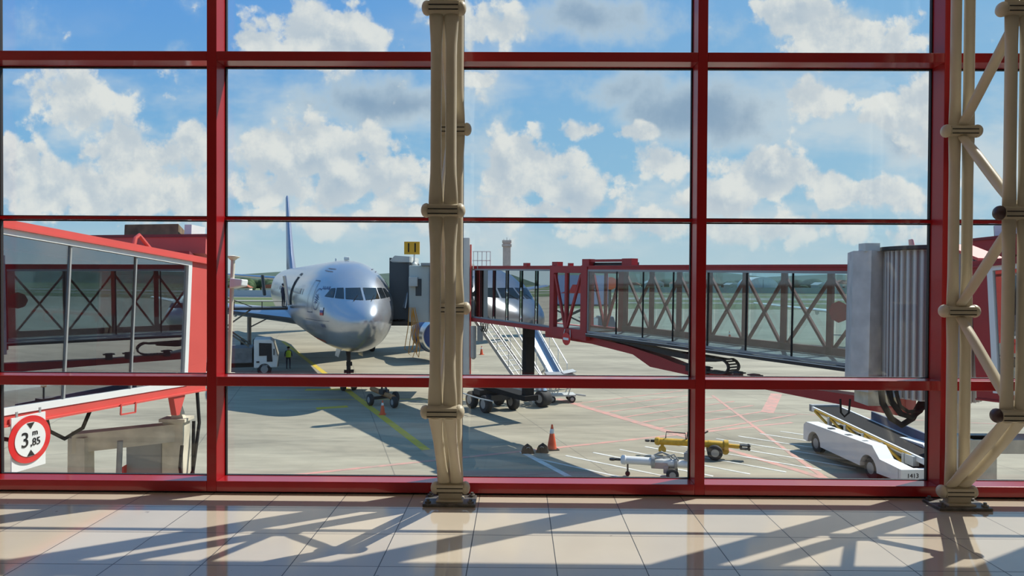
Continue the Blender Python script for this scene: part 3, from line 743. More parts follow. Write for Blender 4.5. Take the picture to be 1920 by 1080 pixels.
# drive column under the inner tunnel with its bogie
MB().span((17.35, -1.0, -4.4), (17.7, -1.5, -.8)).span((17.2, -1.65, -4.55), (22.0, -.85, -4.3)).build('drive_column', BLACK, jb)
bog = MB().box((21.2, -1.4, -4.9), (1.7, 1.2, .34)).box((21.2, -1.4, -4.65), (.7, 2.0, .3)).build('drive_bogie', DARK, jb, bevel=.03)
for dx in (-.75, .75):
    for y in (-.55, -2.25): wheel(bog, (21.2+dx, y, -5.18), (0, 1, 0), .47, .36)
MB().path([(19.6, -.5, -4.9), (20.1, .0, -4.8), (21.2, .15, -4.75), (22.5, .1, -4.75), (23.3, -.6, -4.8)], .035).build('bumper_rail', LGREY, bog, True)
for k in range(3):
    MB().path([(19.9+.2*k, -.3, -.8), (19.95+.2*k, -.3, -1.15), (20.1+.2*k, -.3, -1.35), (20.3+.2*k, -.3, -1.2), (20.35+.15*k, -.3, -.8)], .025).build('cable', BLACK, jb, True)
# rotunda end and corrugated drum
J = jb.matrix_basis
def w_in(q): return world_in((9.05, 18.7, 0), jr, q)
def world_in(parent_loc, rot, p):
    M = Matrix.Translation(parent_loc) @ Euler(rot).to_matrix().to_4x4(); return M.inverted() @ Vector(p)
jr = (0, -.0137, math.atan2(.84, -.543))
wl = lambda p: world_in((9.05, 18.7, 0), jr, p)
def wbox(m, a, b):
    m._add([w_in((x, y, z)) for x in (a[0], b[0]) for y in (a[1], b[1]) for z in (a[2], b[2])],
           [(0,1,3,2),(4,6,7,5),(0,4,5,1),(2,3,7,6),(0,2,6,4),(1,5,7,3)]); return m
m = MB(); m.prism([wl(p) for p in ((8.47, 17.55, -1.1), (8.70, 17.1, -1.1), (9.25, 17.4, -1.1), (9.4, 18.6, -1.1), (8.9, 18.75, -1.1))], (0, 0, 3.52)); m.build('rotunda_pier', CONC, jb)
m = MB(); wbox(m, (8.62, 17.15, 2.4), (8.98, 17.5, 2.6)); m.build('vent_box', LGREY, jb)
RC = (10.15, 16.95); rings = []
N = 168
for z in (-1.15, 2.40):
    rings.append([wl((RC[0]+(1.03+(.03 if (i//2) % 2 else -.03))*math.cos(2*PI*i/N), RC[1]+(1.03+(.03 if (i//2) % 2 else -.03))*math.sin(2*PI*i/N), z)) for i in range(N)])
MB().loft(rings).build('corrugated_drum', mat('drum cladding', (.56, .54, .51, 1), .6), jb)
m = MB()
for i in range(42):
    a0, a1 = 2*PI*(i*4-.55)/N, 2*PI*(i*4+.55)/N
    m._add([wl((RC[0]+1.035*math.cos(g), RC[1]+1.035*math.sin(g), z)) for g in (a0, a1) for z in (-1.12, 2.38)], [(0, 1, 3, 2)])
m.build('groove_strip', mat('reddish grey strip', (.20, .14, .13, 1), .7), jb)  # dark reddish strips over the drum grooves, for corrugation contrast
m = MB()
m.loft([[wl((RC[0]+r*math.cos(2*PI*i/48), RC[1]+r*math.sin(2*PI*i/48), z)) for i in range(48)] for z, r in ((2.40, 1.0), (2.42, 1.16), (2.50, 1.16), (2.52, .9))]); m.build('drum_roof', DARK, jb)
m = MB(); m.tube(wl((10.9, 17.3, -1.1)), wl((10.9, 17.3, GZ-.1)), .3, n=20); m.build('rotunda_column', CONC, jb, True)
m = MB(); wbox(m, (8.75, 17.2, -1.45), (9.5, 17.9, -1.1)); m.build('junction_box', BEIGE, jb)
for k, pts in enumerate((((8.70, 16.5, -.9), (8.74, 16.5, -1.25), (8.95, 16.5, -1.62), (9.2, 16.5, -1.78), (9.45, 16.5, -1.62), (9.62, 16.5, -1.3), (9.75, 16.5, -1.1)),
                        ((9.0, 16.4, -.95), (9.1, 16.4, -1.3), (9.3, 16.4, -1.44), (9.55, 16.4, -1.42), (9.8, 16.4, -1.25), (9.95, 16.4, -1.05)),
                        ((8.85, 16.45, -.9), (8.92, 16.45, -1.2), (9.15, 16.45, -1.5), (9.4, 16.45, -1.58), (9.6, 16.45, -1.42), (9.72, 16.45, -1.15)),
                        ((8.25, 17.6, -1.35), (8.27, 17.6, -1.7), (8.36, 17.6, -1.8), (8.47, 17.6, -1.7), (8.5, 17.6, -1.35)))):
    MB().path([wl(p) for p in pts], (.075, .045, .07, .025)[k], 10).build('hose', BLACK, jb, True)
# cab at the airliner
def far_out(q): return (q[0]*1.08, q[1]*1.08, 1.64+(q[2]-1.64)*1.08)
wl0, wbox0 = wl, wbox
wl = lambda q: wl0(far_out(q))
def wbox(m, a, c): return wbox0(m, far_out(a), far_out(c))
m = MB(); wbox(m, (-6.04, 38.3, -.73), (-2.7, 41.6, 2.42)); m.build('cab', CABG, jb, bevel=.05)
m = MB()
wbox(m, (-5.35, 38.1, 2.42), (-2.6, 41.7, 2.56)); m.build('cab_roof', GREY, jb)
m = MB()
for i in range(9):
    x = -6.1-i*.15; wbox(m, (x-.06, 38.6+.12*i, -.7), (x+.05, 42.2+.05*i, 2.72+.02*i)); 
wbox(m, (-7.2, 38.7, -.6), (-6.0, 42.2, 2.6)); m.build('bellows', DGREY, jb)
m = MB(); m.prism([wl(p) for p in ((-6.02, 38.5, 2.6), (-6.02, 38.5, 2.92), (-6.9, 38.7, 2.98), (-7.2, 38.8, 2.7), (-7.05, 38.8, 2.6))], wl((0, 3.4, 0))-wl((0, 0, 0))); m.build('canopy_hood', LGREY, jb)
m = MB(); wbox(m, (-7.3, 38.5, -.95), (-5.9, 42.2, -.72)); m.build('cab_sill', DARK, jb)
m = MB(); wbox(m, (-5.66, 38.27, .73), (-5.33, 38.31, 1.68)); wq = m  .build('cab_window', DGREY, jb, bevel=.02)
m = MB(); wbox(m, (-6.0, 38.0, 1.26), (-5.52, 38.32, 1.78)); m.build('equipment_box', LGREY, jb, bevel=.02)
for x in (-4.9, -4.1, -3.4): m = MB(); wbox(m, (x-.02, 38.27, -.7), (x+.02, 38.31, 2.4)); m.build('panel_seam', GREY, jb)
m = MB(); wbox0(m, (-2.92, 36.3, -3.4), (-2.52, 36.7, 3.86)); m.build('lift_mast', LGREY, jb, bevel=.03)
m = MB(); wbox0(m, (-2.5, 36.32, -3.4), (-2.43, 36.5, 3.5)); m.build('mast_stripe', REDP, jb)
m = MB(); m.tube(wl0((-2.3, 36.25, -2.4)), wl0((-2.3, 36.25, -.8)), .15, n=16); m.ball(wl0((-2.3, 36.25, -2.4)), .15); m.build('cable_reel', GREY, jb, True)
m = MB(); wbox0(m, (-2.1, 36.2, -1.6), (-1.8, 36.5, -.8)); m.build('control_box', GREY, jb, bevel=.02)
m = MB()
for x in (-2.3, -2.08, -1.85, -1.62, -1.42): m.tube(wl0((x, 36, 2.2)), wl0((x, 36, 3.12)), .02, n=6)
for z in (2.65, 3.12): m.tube(wl0((-2.35, 36, z)), wl0((-1.4, 36, z)), .02, n=6)
m.build('roof_railing', LGREY, jb)
sg = MB(); wbox(sg, (-6.42, 38.98, 3.06), (-5.54, 39.06, 3.78)); sg = sg.build('gate_sign', mat('gate sign yellow', (.72, .36, .01, 1), .5), jb, bevel=.01)
t11 = text('11', .80, (0, 0, 0), (0, 0, 0), BLACK, sg)
t11.matrix_basis = Matrix.Translation(wl((-5.98, 38.96, 3.41))) @ (Euler(jr).to_matrix().inverted() @ Euler((PI/2, 0, 0)).to_matrix()).to_4x4()
m = MB(); m.tube(wl((-5.85, 39.05, 2.4)), wl((-5.85, 39.05, 3.2)), .05, n=10); m.lathe(wl((-5.85, 39.05, 2.42)), (0, 0, 1), [(0, .2), (.1, .2), (.25, .09), (.3, .09)], 14); m.build('sign_post', LGREY, sg)
for k in range(4):
    x = -5.95+k*.1; d = -2.2-.25*(k % 2)
    MB().path([wl((x, 37.9, .1)), wl((x-.06+.1*k, 37.9, -1.0)), wl((x-.25+.12*k, 37.9, d)), wl((x+.05+.06*k, 37.9, d-.2)), wl((x+.3, 37.9, d+.4)), wl((x+.12, 37.9, -.9)), wl((-5.75, 37.9, .1))], .024, 6).build('orange_cable', mat('orange cable sheath', (.60, .27, .03, 1), .6), jb, True)
# ------------------------------------------------------------------ the two neighbouring bridges, seen on their sunlit / shaded flanks
def side_bridge(label, loc, d, sg, divs, full):
    t = thing('boarding_bridge', label, 'boarding bridge', loc, rot=(0, -.06, math.atan2(d[1], d[0])))
    Y = lambda a: sg*a                                   # a > 0 towards the camera side, the tunnel lies at a < 0
    red = SALM if full else BRED  # lit and shaded versions of the bridge red
    L = 5.3; ep = .56 if full else .30
    zt = lambda x: 1.83+.031*x                           # the roof line rises and the sill falls towards the terminal
    zb = lambda x: -.335-.022*x
    def wedge(m, x0, x1, y0, y1, lo, hi):
        return m._add([(x, y, f(x)) for x in (x0, x1) for y in (y0, y1) for f in (lo, hi)], [(0,1,3,2),(4,6,7,5),(0,4,5,1),(2,3,7,6),(0,2,6,4),(1,5,7,3)])
    up = lambda f, d: (lambda x: f(x)+d)
    m = MB()
    wedge(m, 0, L, Y(0), Y(-.2), up(zt, .09), up(zt, .215)); wedge(m, 0, L, Y(-.2), Y(-2.4), up(zt, .13), up(zt, .2)); wedge(m, 0, L, Y(-2.4), Y(-2.6), up(zt, .09), up(zt, .215))
    wedge(m, -.05, L, Y(.06), Y(0), up(zt, .085), up(zt, .115)); m.build('roof', red, t)
    m = MB(); wedge(m, 0, L, Y(0), Y(-.12), up(zb, -.25), up(zb, -.1)); wedge(m, 0, L, Y(.05), Y(0), up(zb, -.26), up(zb, -.23)); m.build('bottom_beam', red, t)
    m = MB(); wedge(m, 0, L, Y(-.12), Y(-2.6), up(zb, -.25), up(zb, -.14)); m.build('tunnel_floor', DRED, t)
    m = MB(); wedge(m, 0, L, Y(-2.5), Y(-2.6), zb, up(zt, .1)); m.build('far_wall', DGREY, t)
    m = MB(); wedge(m, 0, ep, Y(0), Y(-.12), up(zb, -.1), up(zt, .09)); wedge(m, 0, .1, Y(-.12), Y(-2.5), up(zb, -.14), up(zt, .1)); m.build('end_panel', red, t)
    x0, x1 = ep, L
    m = MB(); wedge(m, x0, x1, Y(.015), Y(-.08), zt, up(zt, .09)); wedge(m, x0, x1, Y(.015), Y(-.08), up(zb, -.1), zb); wedge(m, x0, x0+.1, Y(.015), Y(-.08), zb, zt)
    gf = m.build('glazing_frame', WHITE, t)
    m = MB()
    for a in divs: wedge(m, a-.014, a+.014, Y(-.005), Y(-.04), zb, zt)
    m.build('glazing_bar', GREY, gf)
    for a, c in zip([ep+.1]+divs, divs+[L]):
        m = MB(); wedge(m, a+.015, c-.015, Y(-.03), Y(-.042), up(zb, .005), up(zt, -.005)); m.build('glass_pane', BGL_L, gf)
    h = MB(); h.path([(2.02, Y(-.05), 2.07), (1.98, Y(-.05), 2.22), (1.9, Y(-.05), 2.28), (1.82, Y(-.05), 2.22), (1.62, Y(-.05), 2.07)], .035, 8)
    h.build('lifting_lug', red, t, True)
    # cab and roof gear beyond the end of the tunnel; its flank slants away from the concourse
    o, xe = (0, -3.2) if full else (-1.1, -1.0)
    xa = -.9 if full else .6
    def block(near, far, xs, z0, z1):
        sl = .62 if full else 0
        pts = [(x, Y(near+o-sl*(xa-x)), z0) for x in xs]+[(x, Y(far+o), z0) for x in reversed(xs)]
        return MB().prism(pts, (0, 0, z1-z0))
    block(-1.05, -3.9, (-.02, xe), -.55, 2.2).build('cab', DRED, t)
    block(-.78, -4.0, (xa, xe-.1), 2.24, 2.60).build('cab_roof', red, t)
    block(-.74, -4.05, (xa+.02, xe-.12), 2.60, 2.66).build('roof_edge', DRED, t)
    block(-1.55, -3.3, (xa-.5, xe), 2.66, 2.97).build('air_conditioner', mat('rusty unit', (.19, .135, .075, 1), .8, noise=.6, nscale=4), t, bevel=.02)
    block(-1.4, -1.54, (xa-.52, xe+1.3) if full else (xa-.52, xe+.1), 2.66, 2.95).build('unit_side', WHITE, t)
    if full:
        e = MB()
        for i in range(5): e.span((-.12-i*.42, Y(-.62-i*.27), -.5), (-.34-i*.42, Y(-1.3-i*.2), 2.1))
        e.build('bellows', DGREY, t)
    return t
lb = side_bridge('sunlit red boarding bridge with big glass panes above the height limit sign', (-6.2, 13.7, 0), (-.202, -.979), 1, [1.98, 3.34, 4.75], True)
# corner post of that cab
MB().tube((-4.3, -2.42, -.9), (-4.3, -2.42, 2.40), .055, n=12).lathe((-4.3, -2.42, 2.40), (0, 0, 1), [(0, .07), (.05, .12), (.08, .18), (.1, .18), (.13, .02)], 16).build('corner_post', BEIGE, lb, True)
MB().loft([[(x, -2.42+sy, 1.78+sz) for sy, sz in ((-.02, -.15), (.34, -.08), (.36, .1), (-.02, .13))] for x in (-4.2, -4.5)]).build('white_box', WHITE, lb, bevel=.03)  # unidentified white shape, added as a plain box on the post
MB().span((-3.3, -2.3, -.75), (-4.4, -3.3, -.62)).build('post_bracket', BEIGE, lb)
MB().prism([(.62, .02, -.62), (.95, .02, -.62), (.84, .02, -.98), (.76, .02, -.98)], (0, -.12, 0)).build('support_bracket', SALM, lb)
br = MB()
for x in (1.95, 2.28): br.span((x-.012, .08, -.78), (x+.012, .06, -.60))
br.span((1.95, .08, -.79), (2.28, .06, -.765)).build('cable_hook', SALM, lb)
for k, pts in enumerate((((.25, .0, -.6), (.22, .05, -1.2), (.35, .05, -2.1), (.55, .0, -2.4), (.6, -.05, -2.0), (.5, -.1, -1.6)),
                        ((-.35, .0, -.6), (-.38, .05, -1.6), (-.5, .05, -2.6), (-.2, .0, -3.0), (.1, -.1, -2.5)),
                        ((.05, -.2, -1.2), (.15, -.1, -2.2), (.0, -.1, -2.8), (-.1, -.1, -3.4)),
                        ((3.2, -.5, -.62), (3.1, -.5, -.95), (2.8, -.5, -1.12), (2.45, -.5, -1.0), (2.3, -.5, -.7)),
                        ((4.6, -.5, -.5), (4.2, -.5, -.85), (3.7, -.5, -1.0), (3.2, -.5, -.8)))):
    MB().path(pts, .032, 8).build('cable', BLACK, lb, True)
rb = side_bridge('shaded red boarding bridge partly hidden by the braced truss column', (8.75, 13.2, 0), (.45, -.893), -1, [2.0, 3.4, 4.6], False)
MB().prism([(.15, 0, 2.10), (-.5, 0, 2.44), (-.5, 0, 2.38), (.15, 0, 2.04)], (0, .95, 0)).build('awning', SALM, rb)  # the roof's sunlit pink is put into its colour
# steel portal that carries the sunlit bridge
pt = thing('bridge_portal', 'beige steel portal frame under the sunlit red bridge', 'steel support', (-7.3, 13.2, -4.76), 0)
def leg(x, y, w, d, top):
    return MB().loft([[(x-sx*w*k, y-sy*d*k, z) for sx, sy in ((-.5,-.5),(.5,-.5),(.5,.5),(-.5,.5))] for z, k in ((-.6, 1.55), (1.9, 1.0), (top, .95))])
leg(.64, .2, .42, .3, 3.62).build('leg', BEIGE, pt)
leg(-.66, -.7, .32, .3, 3.5).build('leg', BEIGE, pt)
MB().bar((-.8, -.75, 3.4), (.7, .25, 3.4), .3, .34).build('cross_beam', BEIGE, pt)
MB().span((.4, .0, 3.62), (.9, .4, 3.68)).prism([(.58, .1, 3.68), (.82, .1, 3.68), (.74, .1, 3.95), (.66, .1, 3.95)], (0, .12, 0)).build('bearing_plate', BEIGE, pt)
MB().span((-.35, .2, 2.25), (.35, .9, 3.3)).span((-.42, .15, 1.9), (.4, .95, 2.25)).build('machine_box', GREY, pt, bevel=.02)
MB().prism([(-.5, .1, 2.2), (-.36, .1, 2.2), (-.33, .1, 2.75), (-.4, .1, 2.7)], (0, .1, 0)).build('red_latch', SALM, pt)
MB().tube((-.05, -.65, 1.5), (.0, -.6, 3.4), .05).build('drain_pipe', GREY, pt, True)
pr = thing('bridge_portal', 'beige steel post under the shaded red bridge beside the braced truss column', 'steel support', (8.5, 12.7, -4.76))
leg(.0, .0, .45, .35, 3.55).build('leg', BEIGE, pr)
leg(1.6, .3, .45, .35, 3.5).build('leg', BEIGE, pr)
MB().span((-.3, -.2, 3.3), (1.9, .35, 3.55)).build('cross_beam', BEIGE, pr)
MB().path([(.55, -.5, 3.4), (.55, -.5, 2.6), (.62, -.5, 1.9), (.9, -.4, 1.75), (1.4, -.3, 1.7)], .03, 8).build('cable', BLACK, pr, True)
# height limit sign hanging from the sunlit bridge (faces the same way as its flank)
hs = thing('height_sign', 'round red-ringed height limit sign on a white panel, hung below the sunlit bridge', 'sign', (-6.94, 9.73, -.66), math.atan2(.979, -.202)-PI/2)
# local +x runs along the bridge away from the terminal, local -y ... the panel faces local -y
hs.rotation_euler = (0, 0, PI/2-.2035)
MB().span((-.27, -.0, -.42), (.27, .02, .345)).build('panel', WHITE, hs)
MB().lathe((0, -.012, 0), (0, -1, 0), [(0, .335), (.008, .335)], 48).build('red_disc', REDP, hs)
MB().lathe((0, -.022, 0), (0, -1, 0), [(0, .245), (.006, .245)], 48).build('white_disc', WHITE, hs)
MB().prism([(-.06, -.03, .235), (.06, -.03, .235), (0, -.03, .15)], (0, -.004, 0)).prism([(-.06, -.03, -.235), (0, -.03, -.15), (.06, -.03, -.235)], (0, -.004, 0)).build('arrow_mark', BLACK, hs)
text('3', .30, (-.09, -.032, -.005), (PI/2, 0, 0), BLACK, hs, sx=.9)
text('m', .12, (.07, -.032, .085), (PI/2, 0, 0), BLACK, hs)
text(',85', .15, (.075, -.032, -.05), (PI/2, 0, 0), BLACK, hs, sx=.9)
MB().span((-.2, .0, .345), (-.17, .015, .42)).span((.17, .0, .345), (.2, .015, .42)).build('hanger', GREY, hs)

# ------------------------------------------------------------------ things standing on the apron
def cone(label, x, y, h, tilt=0, worn=False):
    t = apron(thing('traffic_cone', label, 'traffic cone', (x, y, GZ), rz=random.random()*.8))
    MB().lathe((0, 0, .03), (0, 0, 1), [(0, h*.19), (h*.3, h*.145), (h*.62, h*.09), (h*.93, h*.04), (h*.97, h*.035)], 22).build('body', ORG, t, True)
    MB().span((-h*.24, -h*.24, 0), (h*.24, h*.24, .035)).build('base', BLACK if worn else ORG, t, bevel=.008)
    MB().lathe((0, 0, .03), (0, 0, 1), [(h*.62, h*.092), (h*.63, h*.0965), (h*.79, h*.0715), (h*.80, h*.066)], 22).build('reflective_band', WHITE, t, True)
    return t
cone('tall orange traffic cone standing beside the two black chocks', 1.34, 25.98, .95, worn=True)
cone('orange traffic cone on the yellow line in front of the orange towbar', -6.35, 32.5, .66)
cone('small distant orange traffic cone beyond the bridge drive column', -3.03, 58.8, .75)
cone('orange traffic cone seen through the glass of the long bridge', 23, 74.7, 1.0)
def chock(label, x, y, rz):
    t = apron(thing('wheel_chock', label, 'wheel chock', (x, y, GZ), rz))
    MB().prism([(-.24, -.12, 0), (.24, -.12, 0), (.17, -.12, .2), (.0, -.12, .32), (-.17, -.12, .2)], (0, .3, 0)).build('body', BLACK, t, bevel=.015)
    MB().path([(-.06, -.13, .2), (-.04, -.18, .25), (.04, -.18, .25), (.06, -.13, .2)], .012, 6).build('grip', GREY, t)
chock('black wheel chock farther from the tall cone', .42, 25.42, .1)
chock('black wheel chock next to the tall cone', .96, 25.55, -.15)
# yellow aircraft towbar
yt = apron(thing('towbar', 'yellow aircraft towbar on one pair of black wheels', 'towbar', (6.45, 25.05, GZ), math.atan2(-.75, 3.4)))
MB().tube((-1.25, 0, .5), (.5, 0, .5), .125, n=18).tube((.5, 0, .5), (1.05, 0, .48), .14, n=18).tube((1.05, 0, .48), (1.2, 0, .48), .2, n=18).tube((1.2, 0, .48), (1.62, 0, .46), .075, n=14).lathe((-1.4, 0, .5), (1, 0, 0), [(0, .09), (.05, .14), (.15, .15), (.18, .12)], 18).build('tube', YEL, yt, True)
MB().tube((-1.55, 0, .5), (-1.38, 0, .5), .05).lathe((-1.66, 0, .5), (0, 0, 1), [(-.03, .03), (-.03, .09), (.03, .09), (.03, .03)], 14).build('tow_eye', DARK, yt, True)
MB().span((1.6, -.12, .38), (1.95, .12, .42)).span((1.6, -.12, .50), (1.95, .12, .54)).tube((1.62, -.1, .46), (1.62, .1, .46), .05).tube((1.9, -.09, .36), (1.9, -.09, .56), .035).tube((1.9, .09, .36), (1.9, .09, .56), .035).build('head', DARK, yt)
MB().lathe((-1.12, 0, .2), (0, 1, 0), [(-.04, .02), (-.04, .14), (.04, .14), (.04, .02)], 16).box((-1.12, 0, .33), (.12, .1, .2)).lathe((1.1, 0, .28), (0, 1, 0), [(-.04, .02), (-.04, .13), (.04, .13), (.04, .02)], 14).build('jockey_wheel', YEL, yt, True)
MB().path([(-1.0, 0, .6), (-.98, 0, .86), (-.3, 0, .84), (-.28, 0, .6)], .02, 8).path([(-.25, 0, .6), (-.22, 0, .9), (-.02, 0, .84), (.02, 0, .6)], .018, 8).bar((.0, .02, .66), (.5, .05, .95), .05, .05).build('handle', DARK, yt, True)
ax = MB().box((.72, 0, .34), (.2, .5, .1)).build('axle', DARK, yt)
for y in (-.3, .3): wheel(ax, (.72, y, .27), (0, 1, 0), .27, .2)
# white towbar close to the window
wt = apron(thing('towbar', 'white aircraft towbar with a jumble of hoses, in front of the yellow towbar', 'towbar', (4.75, 22.35, GZ), math.atan2(-.42, 2.33)))
MB().tube((-1.25, 0, .52), (.0, 0, .50), .13, n=18).tube((.0, 0, .50), (1.12, 0, .46), .12, n=18).lathe((-1.35, 0, .52), (1, 0, 0), [(0, .08), (.04, .15), (.14, .16), (.18, .13)], 18).build('tube', WHITE, wt, True)
MB().lathe((-.38, 0, .51), (1, 0, 0), [(0, .13), (.02, .22), (.12, .22), (.14, .13)], 20).lathe((.35, 0, .5), (1, 0, 0), [(0, .12), (.02, .18), (.1, .18), (.12, .12)], 20).build('collar', GREY, wt, True)
MB().tube((-1.52, 0, .52), (-1.33, 0, .52), .04).lathe((-1.62, 0, .52), (0, 0, 1), [(-.03, .03), (-.03, .1), (.03, .1), (.03, .03)], 14).build('tow_eye', DARK, wt, True)
MB().box((-1.12, 0, .25), (.06, .06, .45)).lathe((-1.12, 0, .08), (0, 1, 0), [(-.03, .02), (-.03, .08), (.03, .08), (.03, .02)], 12).build('jockey_leg', DARK, wt)
MB().box((-.1, 0, .42), (.5, .3, .2)).box((.1, -.1, .3), (.16, .16, .24)).build('hydraulic_block', mat('dull pink metal', (.42, .30, .29, 1), .5), wt, bevel=.02)
for pts in (((-.3, 0, .7), (-.05, -.05, .86), (.25, 0, .74), (.4, 0, .6)), ((-.25, .08, .72), (.0, .1, .8), (.2, .05, .7), (.3, 0, .58)), ((-.3, -.1, .62), (.1, -.15, .72), (.35, -.1, .8), (.5, -.05, .6))):
    MB().path(pts, .025, 8).build('hose', GREY, wt, True)
MB().bar((.78, 0, .5), (.8, 0, .98), .05, .05).bar((.8, 0, .96), (1.25, 0, .62), .035, .035).bar((.72, 0, .9), (1.0, 0, .86), .04, .04).build('lifting_frame', LGREY, wt)
MB().box((.75, -.02, .74), (.16, .14, .24)).build('pump', GREY, wt, bevel=.02)
ax = MB().box((.3, 0, .3), (.12, .5, .1)).build('axle', DARK, wt)
for y in (-.32, .32): wheel(ax, (.3, y, .2), (0, 1, 0), .2, .14)
# orange towbar under the nose
ot = apron(thing('towbar', 'rusty orange towbar behind the small cone, in the shade of the airliner', 'towbar', (-6.85, 35.2, GZ), math.atan2(-2.1, 1.5)))
orm = mat('rusty orange paint', (.40, .19, .07, 1), .6, noise=.3, nscale=5)
MB().tube((-1.4, 0, .62), (1.25, 0, .5), .13, n=16).build('tube', orm, ot, True)
MB().path([(-.2, 0, .7), (-.1, 0, .95), (.3, 0, .93), (.5, 0, .66)], .05, 8).box((.1, 0, .66), (.5, .35, .25)).build('winch', DARK, ot)
MB().tube((-1.38, 0, .6), (-1.36, 0, 1.2), .02).build('flag_rod', DARK, ot)
ax = MB().box((.0, 0, .36), (.14, 1.2, .14)).build('axle', DARK, ot)
for y in (-.7, .7): wheel(ax, (0, y, .3), (0, 1, 0), .3, .2)
wheel(ot, (1.3, 0, .3), (0, 1, 0), .28, .24)
# white belt loader
bl = apron(thing('belt_loader', 'white belt loader with a black conveyor belt on yellow braces', 'belt loader', (12.35, 23.75, GZ), math.radians(5)))
prof = [(-2.9, .42), (-2.9, .78), (-1.95, .82), (-1.55, 1.16), (2.62, 1.06), (2.82, .92), (2.82, .40)]
def loader_side(x0, x1):
    m = MB(); s = []
    arch = lambda c: [(c+.46*math.cos(PI*i/10), .34+.46*math.sin(PI*i/10)) for i in range(11)]
    pts = [(-2.9, .40), (-2.9, .78), (-1.95, .82), (-1.55, 1.16), (2.62, 1.06), (2.82, .92), (2.82, .36)]+arch(2.05)+[(1.2, .34), (-.7, .34)]+arch(-1.35)
    return m.prism([(x0, y, z) for y, z in pts], (x1-x0, 0, 0))
loader_side(-1.1, -.62).build('side_body', WHITE, bl)
loader_side(.62, 1.1).build('side_body', WHITE, bl)
MB().span((-.62, -2.6, .35), (.62, 2.6, .5)).span((-.62, 2.4, .5), (.62, 2.75, .9)).build('chassis', DARK, bl)
MB().span((-1.1, -3.0, .40), (1.1, -2.85, .78)).build('bumper', WHITE, bl, bevel=.02)
text('1413', .19, (-.72, -3.005, .58), (PI/2, 0, 0), BLACK, bl)
for x in (-.9, .9):
    for y in (-1.35, 2.05): wheel(bl, (x, y, .37), (1, 0, 0), .37, .24)
bz = lambda y: .93+(y+3.3)*(.42/7.2)          # belt height along the loader
m = MB()
for x in (-.16, .98): m._add([(x+dx, y, bz(y)+dz) for y in (-3.3, 4.0) for dx in (-.04, .04) for dz in (-.12, .045)], [(0,1,3,2),(4,6,7,5),(0,4,5,1),(2,3,7,6),(0,2,6,4),(1,5,7,3)])
cf = m.build('conveyor_frame', WHITE, bl)
MB().loft([[(x, y, bz(y)+z) for x, z in ((-.12, -.06), (.94, -.06), (.94, .03), (-.12, .03))] for y in (-3.3, -1, 1, 3, 4.0)]).build('belt', BLACK, cf)
MB().span((-.2, 3.9, 1.18), (1.02, 4.12, 1.46)).build('belt_nose', GREY, cf, bevel=.02)
m = MB(); m._add([(x, y, bz(y)+z) for y in (-3.2, 1.9) for x in (1.03, 1.1) for z in (-.05, .34)], [(0,1,3,2),(4,6,7,5),(0,4,5,1),(2,3,7,6),(0,2,6,4),(1,5,7,3)]); m.build('side_guard', mat('blue grey guard', (.07, .09, .15, 1), .5), cf)
ys = [3.6, 2.5, 1.4, .3, -.8, -1.9]
m = MB()
m.bar((-.22, 3.6, bz(3.6)-.02), (-.22, -2.2, bz(-2.2)-.02), .06, .07)
for a in ys[:-1]: m.bar((-.24, a, bz(a)-.06), (-.24, a-1.0, bz(a-1)-.34), .06, .08)
m.build('brace', YEL, bl)
m = MB()
for a in ys[1:]: m.span((-.3, a-.06, bz(a)-.42), (-.18, a+.06, bz(a)-.02))
m.span((-.3, -2.4, .7), (-.1, -2.0, 1.0)); m.build('brace_bracket', LGREY, bl)
MB().tube((.55, -2.4, .85), (.55, -2.4, 1.9), .035, n=10).span((.3, -2.6, .6), (.8, -2.1, 1.45)).build('control_post', DARK, bl)
MB().lathe((.55, -2.4, 1.9), (0, 0, 1), [(0, .1), (.05, .11), (.12, .09), (.16, .03)], 16).build('beacon', mat('amber lens', (.8, .32, .02, 1), .3), bl, True)
m = MB()
for y, z in ((1.2, 1.1), (.1, 1.11), (-.9, 1.125)): m.span((-1.0, y-.1, z), (-.8, y+.1, z+.02))
m.build('filler_cap', DARK, bl)
# service stairs and baggage chute behind the bridge
st = apron(thing('service_stairs', 'light metal service stairs descending from the bridge behind the black drive column', 'stairs', (1.15, 35.0, GZ), math.atan2(3.0, -3.1)-PI/2))
H, Ls = 4.0, 4.3
for x in (-.5, .5):
    MB().bar((x, 0, .15), (x, Ls, H+.15), .06, .18).build('stringer', LGREY, st)
    m = MB().bar((x, 0, 1.1), (x, Ls, H+1.1), .045, .045).bar((x, 0, .62), (x, Ls, H+.62), .03, .03)
    for i in range(6):
        f = i/5; m.tube((x, Ls*f, .2+H*f), (x, Ls*f, 1.1+H*f), .02, n=6)
    m.build('handrail', WHITE, st)
m = MB()
for i in range(17): m.span((-.48, Ls*i/17-.02, .25+H*i/17), (.48, Ls*i/17+.22, .28+H*i/17))
m.build('tread_flight', LGREY, st)
MB().span((-.6, Ls, H+.1), (.6, Ls+1.0, H+.18)).build('landing', LGREY, st)
wheel(st, (.0, -.25, .42), (1, 0, 0), .42, .62)
MB().lathe((0, -.25, .84), (0, 0, 1), [(0, .25), (.12, .18), (.16, .06)], 14).build('wheel_guard', ASILV, st, True)
cu = apron(thing('baggage_chute', 'pale blue baggage chute with white handrails sloping down beside the service stairs', 'chute', (2.35, 40.0, GZ), math.atan2(2.6, -1.75)-PI/2))
MB().loft([[(x, y, z+dz) for x, dz in ((-.42, .3), (-.42, .0), (.42, .0), (.42, .3), (.37, .3), (.37, .05), (-.37, .05), (-.37, .3))] for y, z in ((-.3, .55), (.2, .7), (3.6, 4.0))]).build('trough', mat('pale blue metal', (.30, .40, .53, 1), .5, .1), cu)
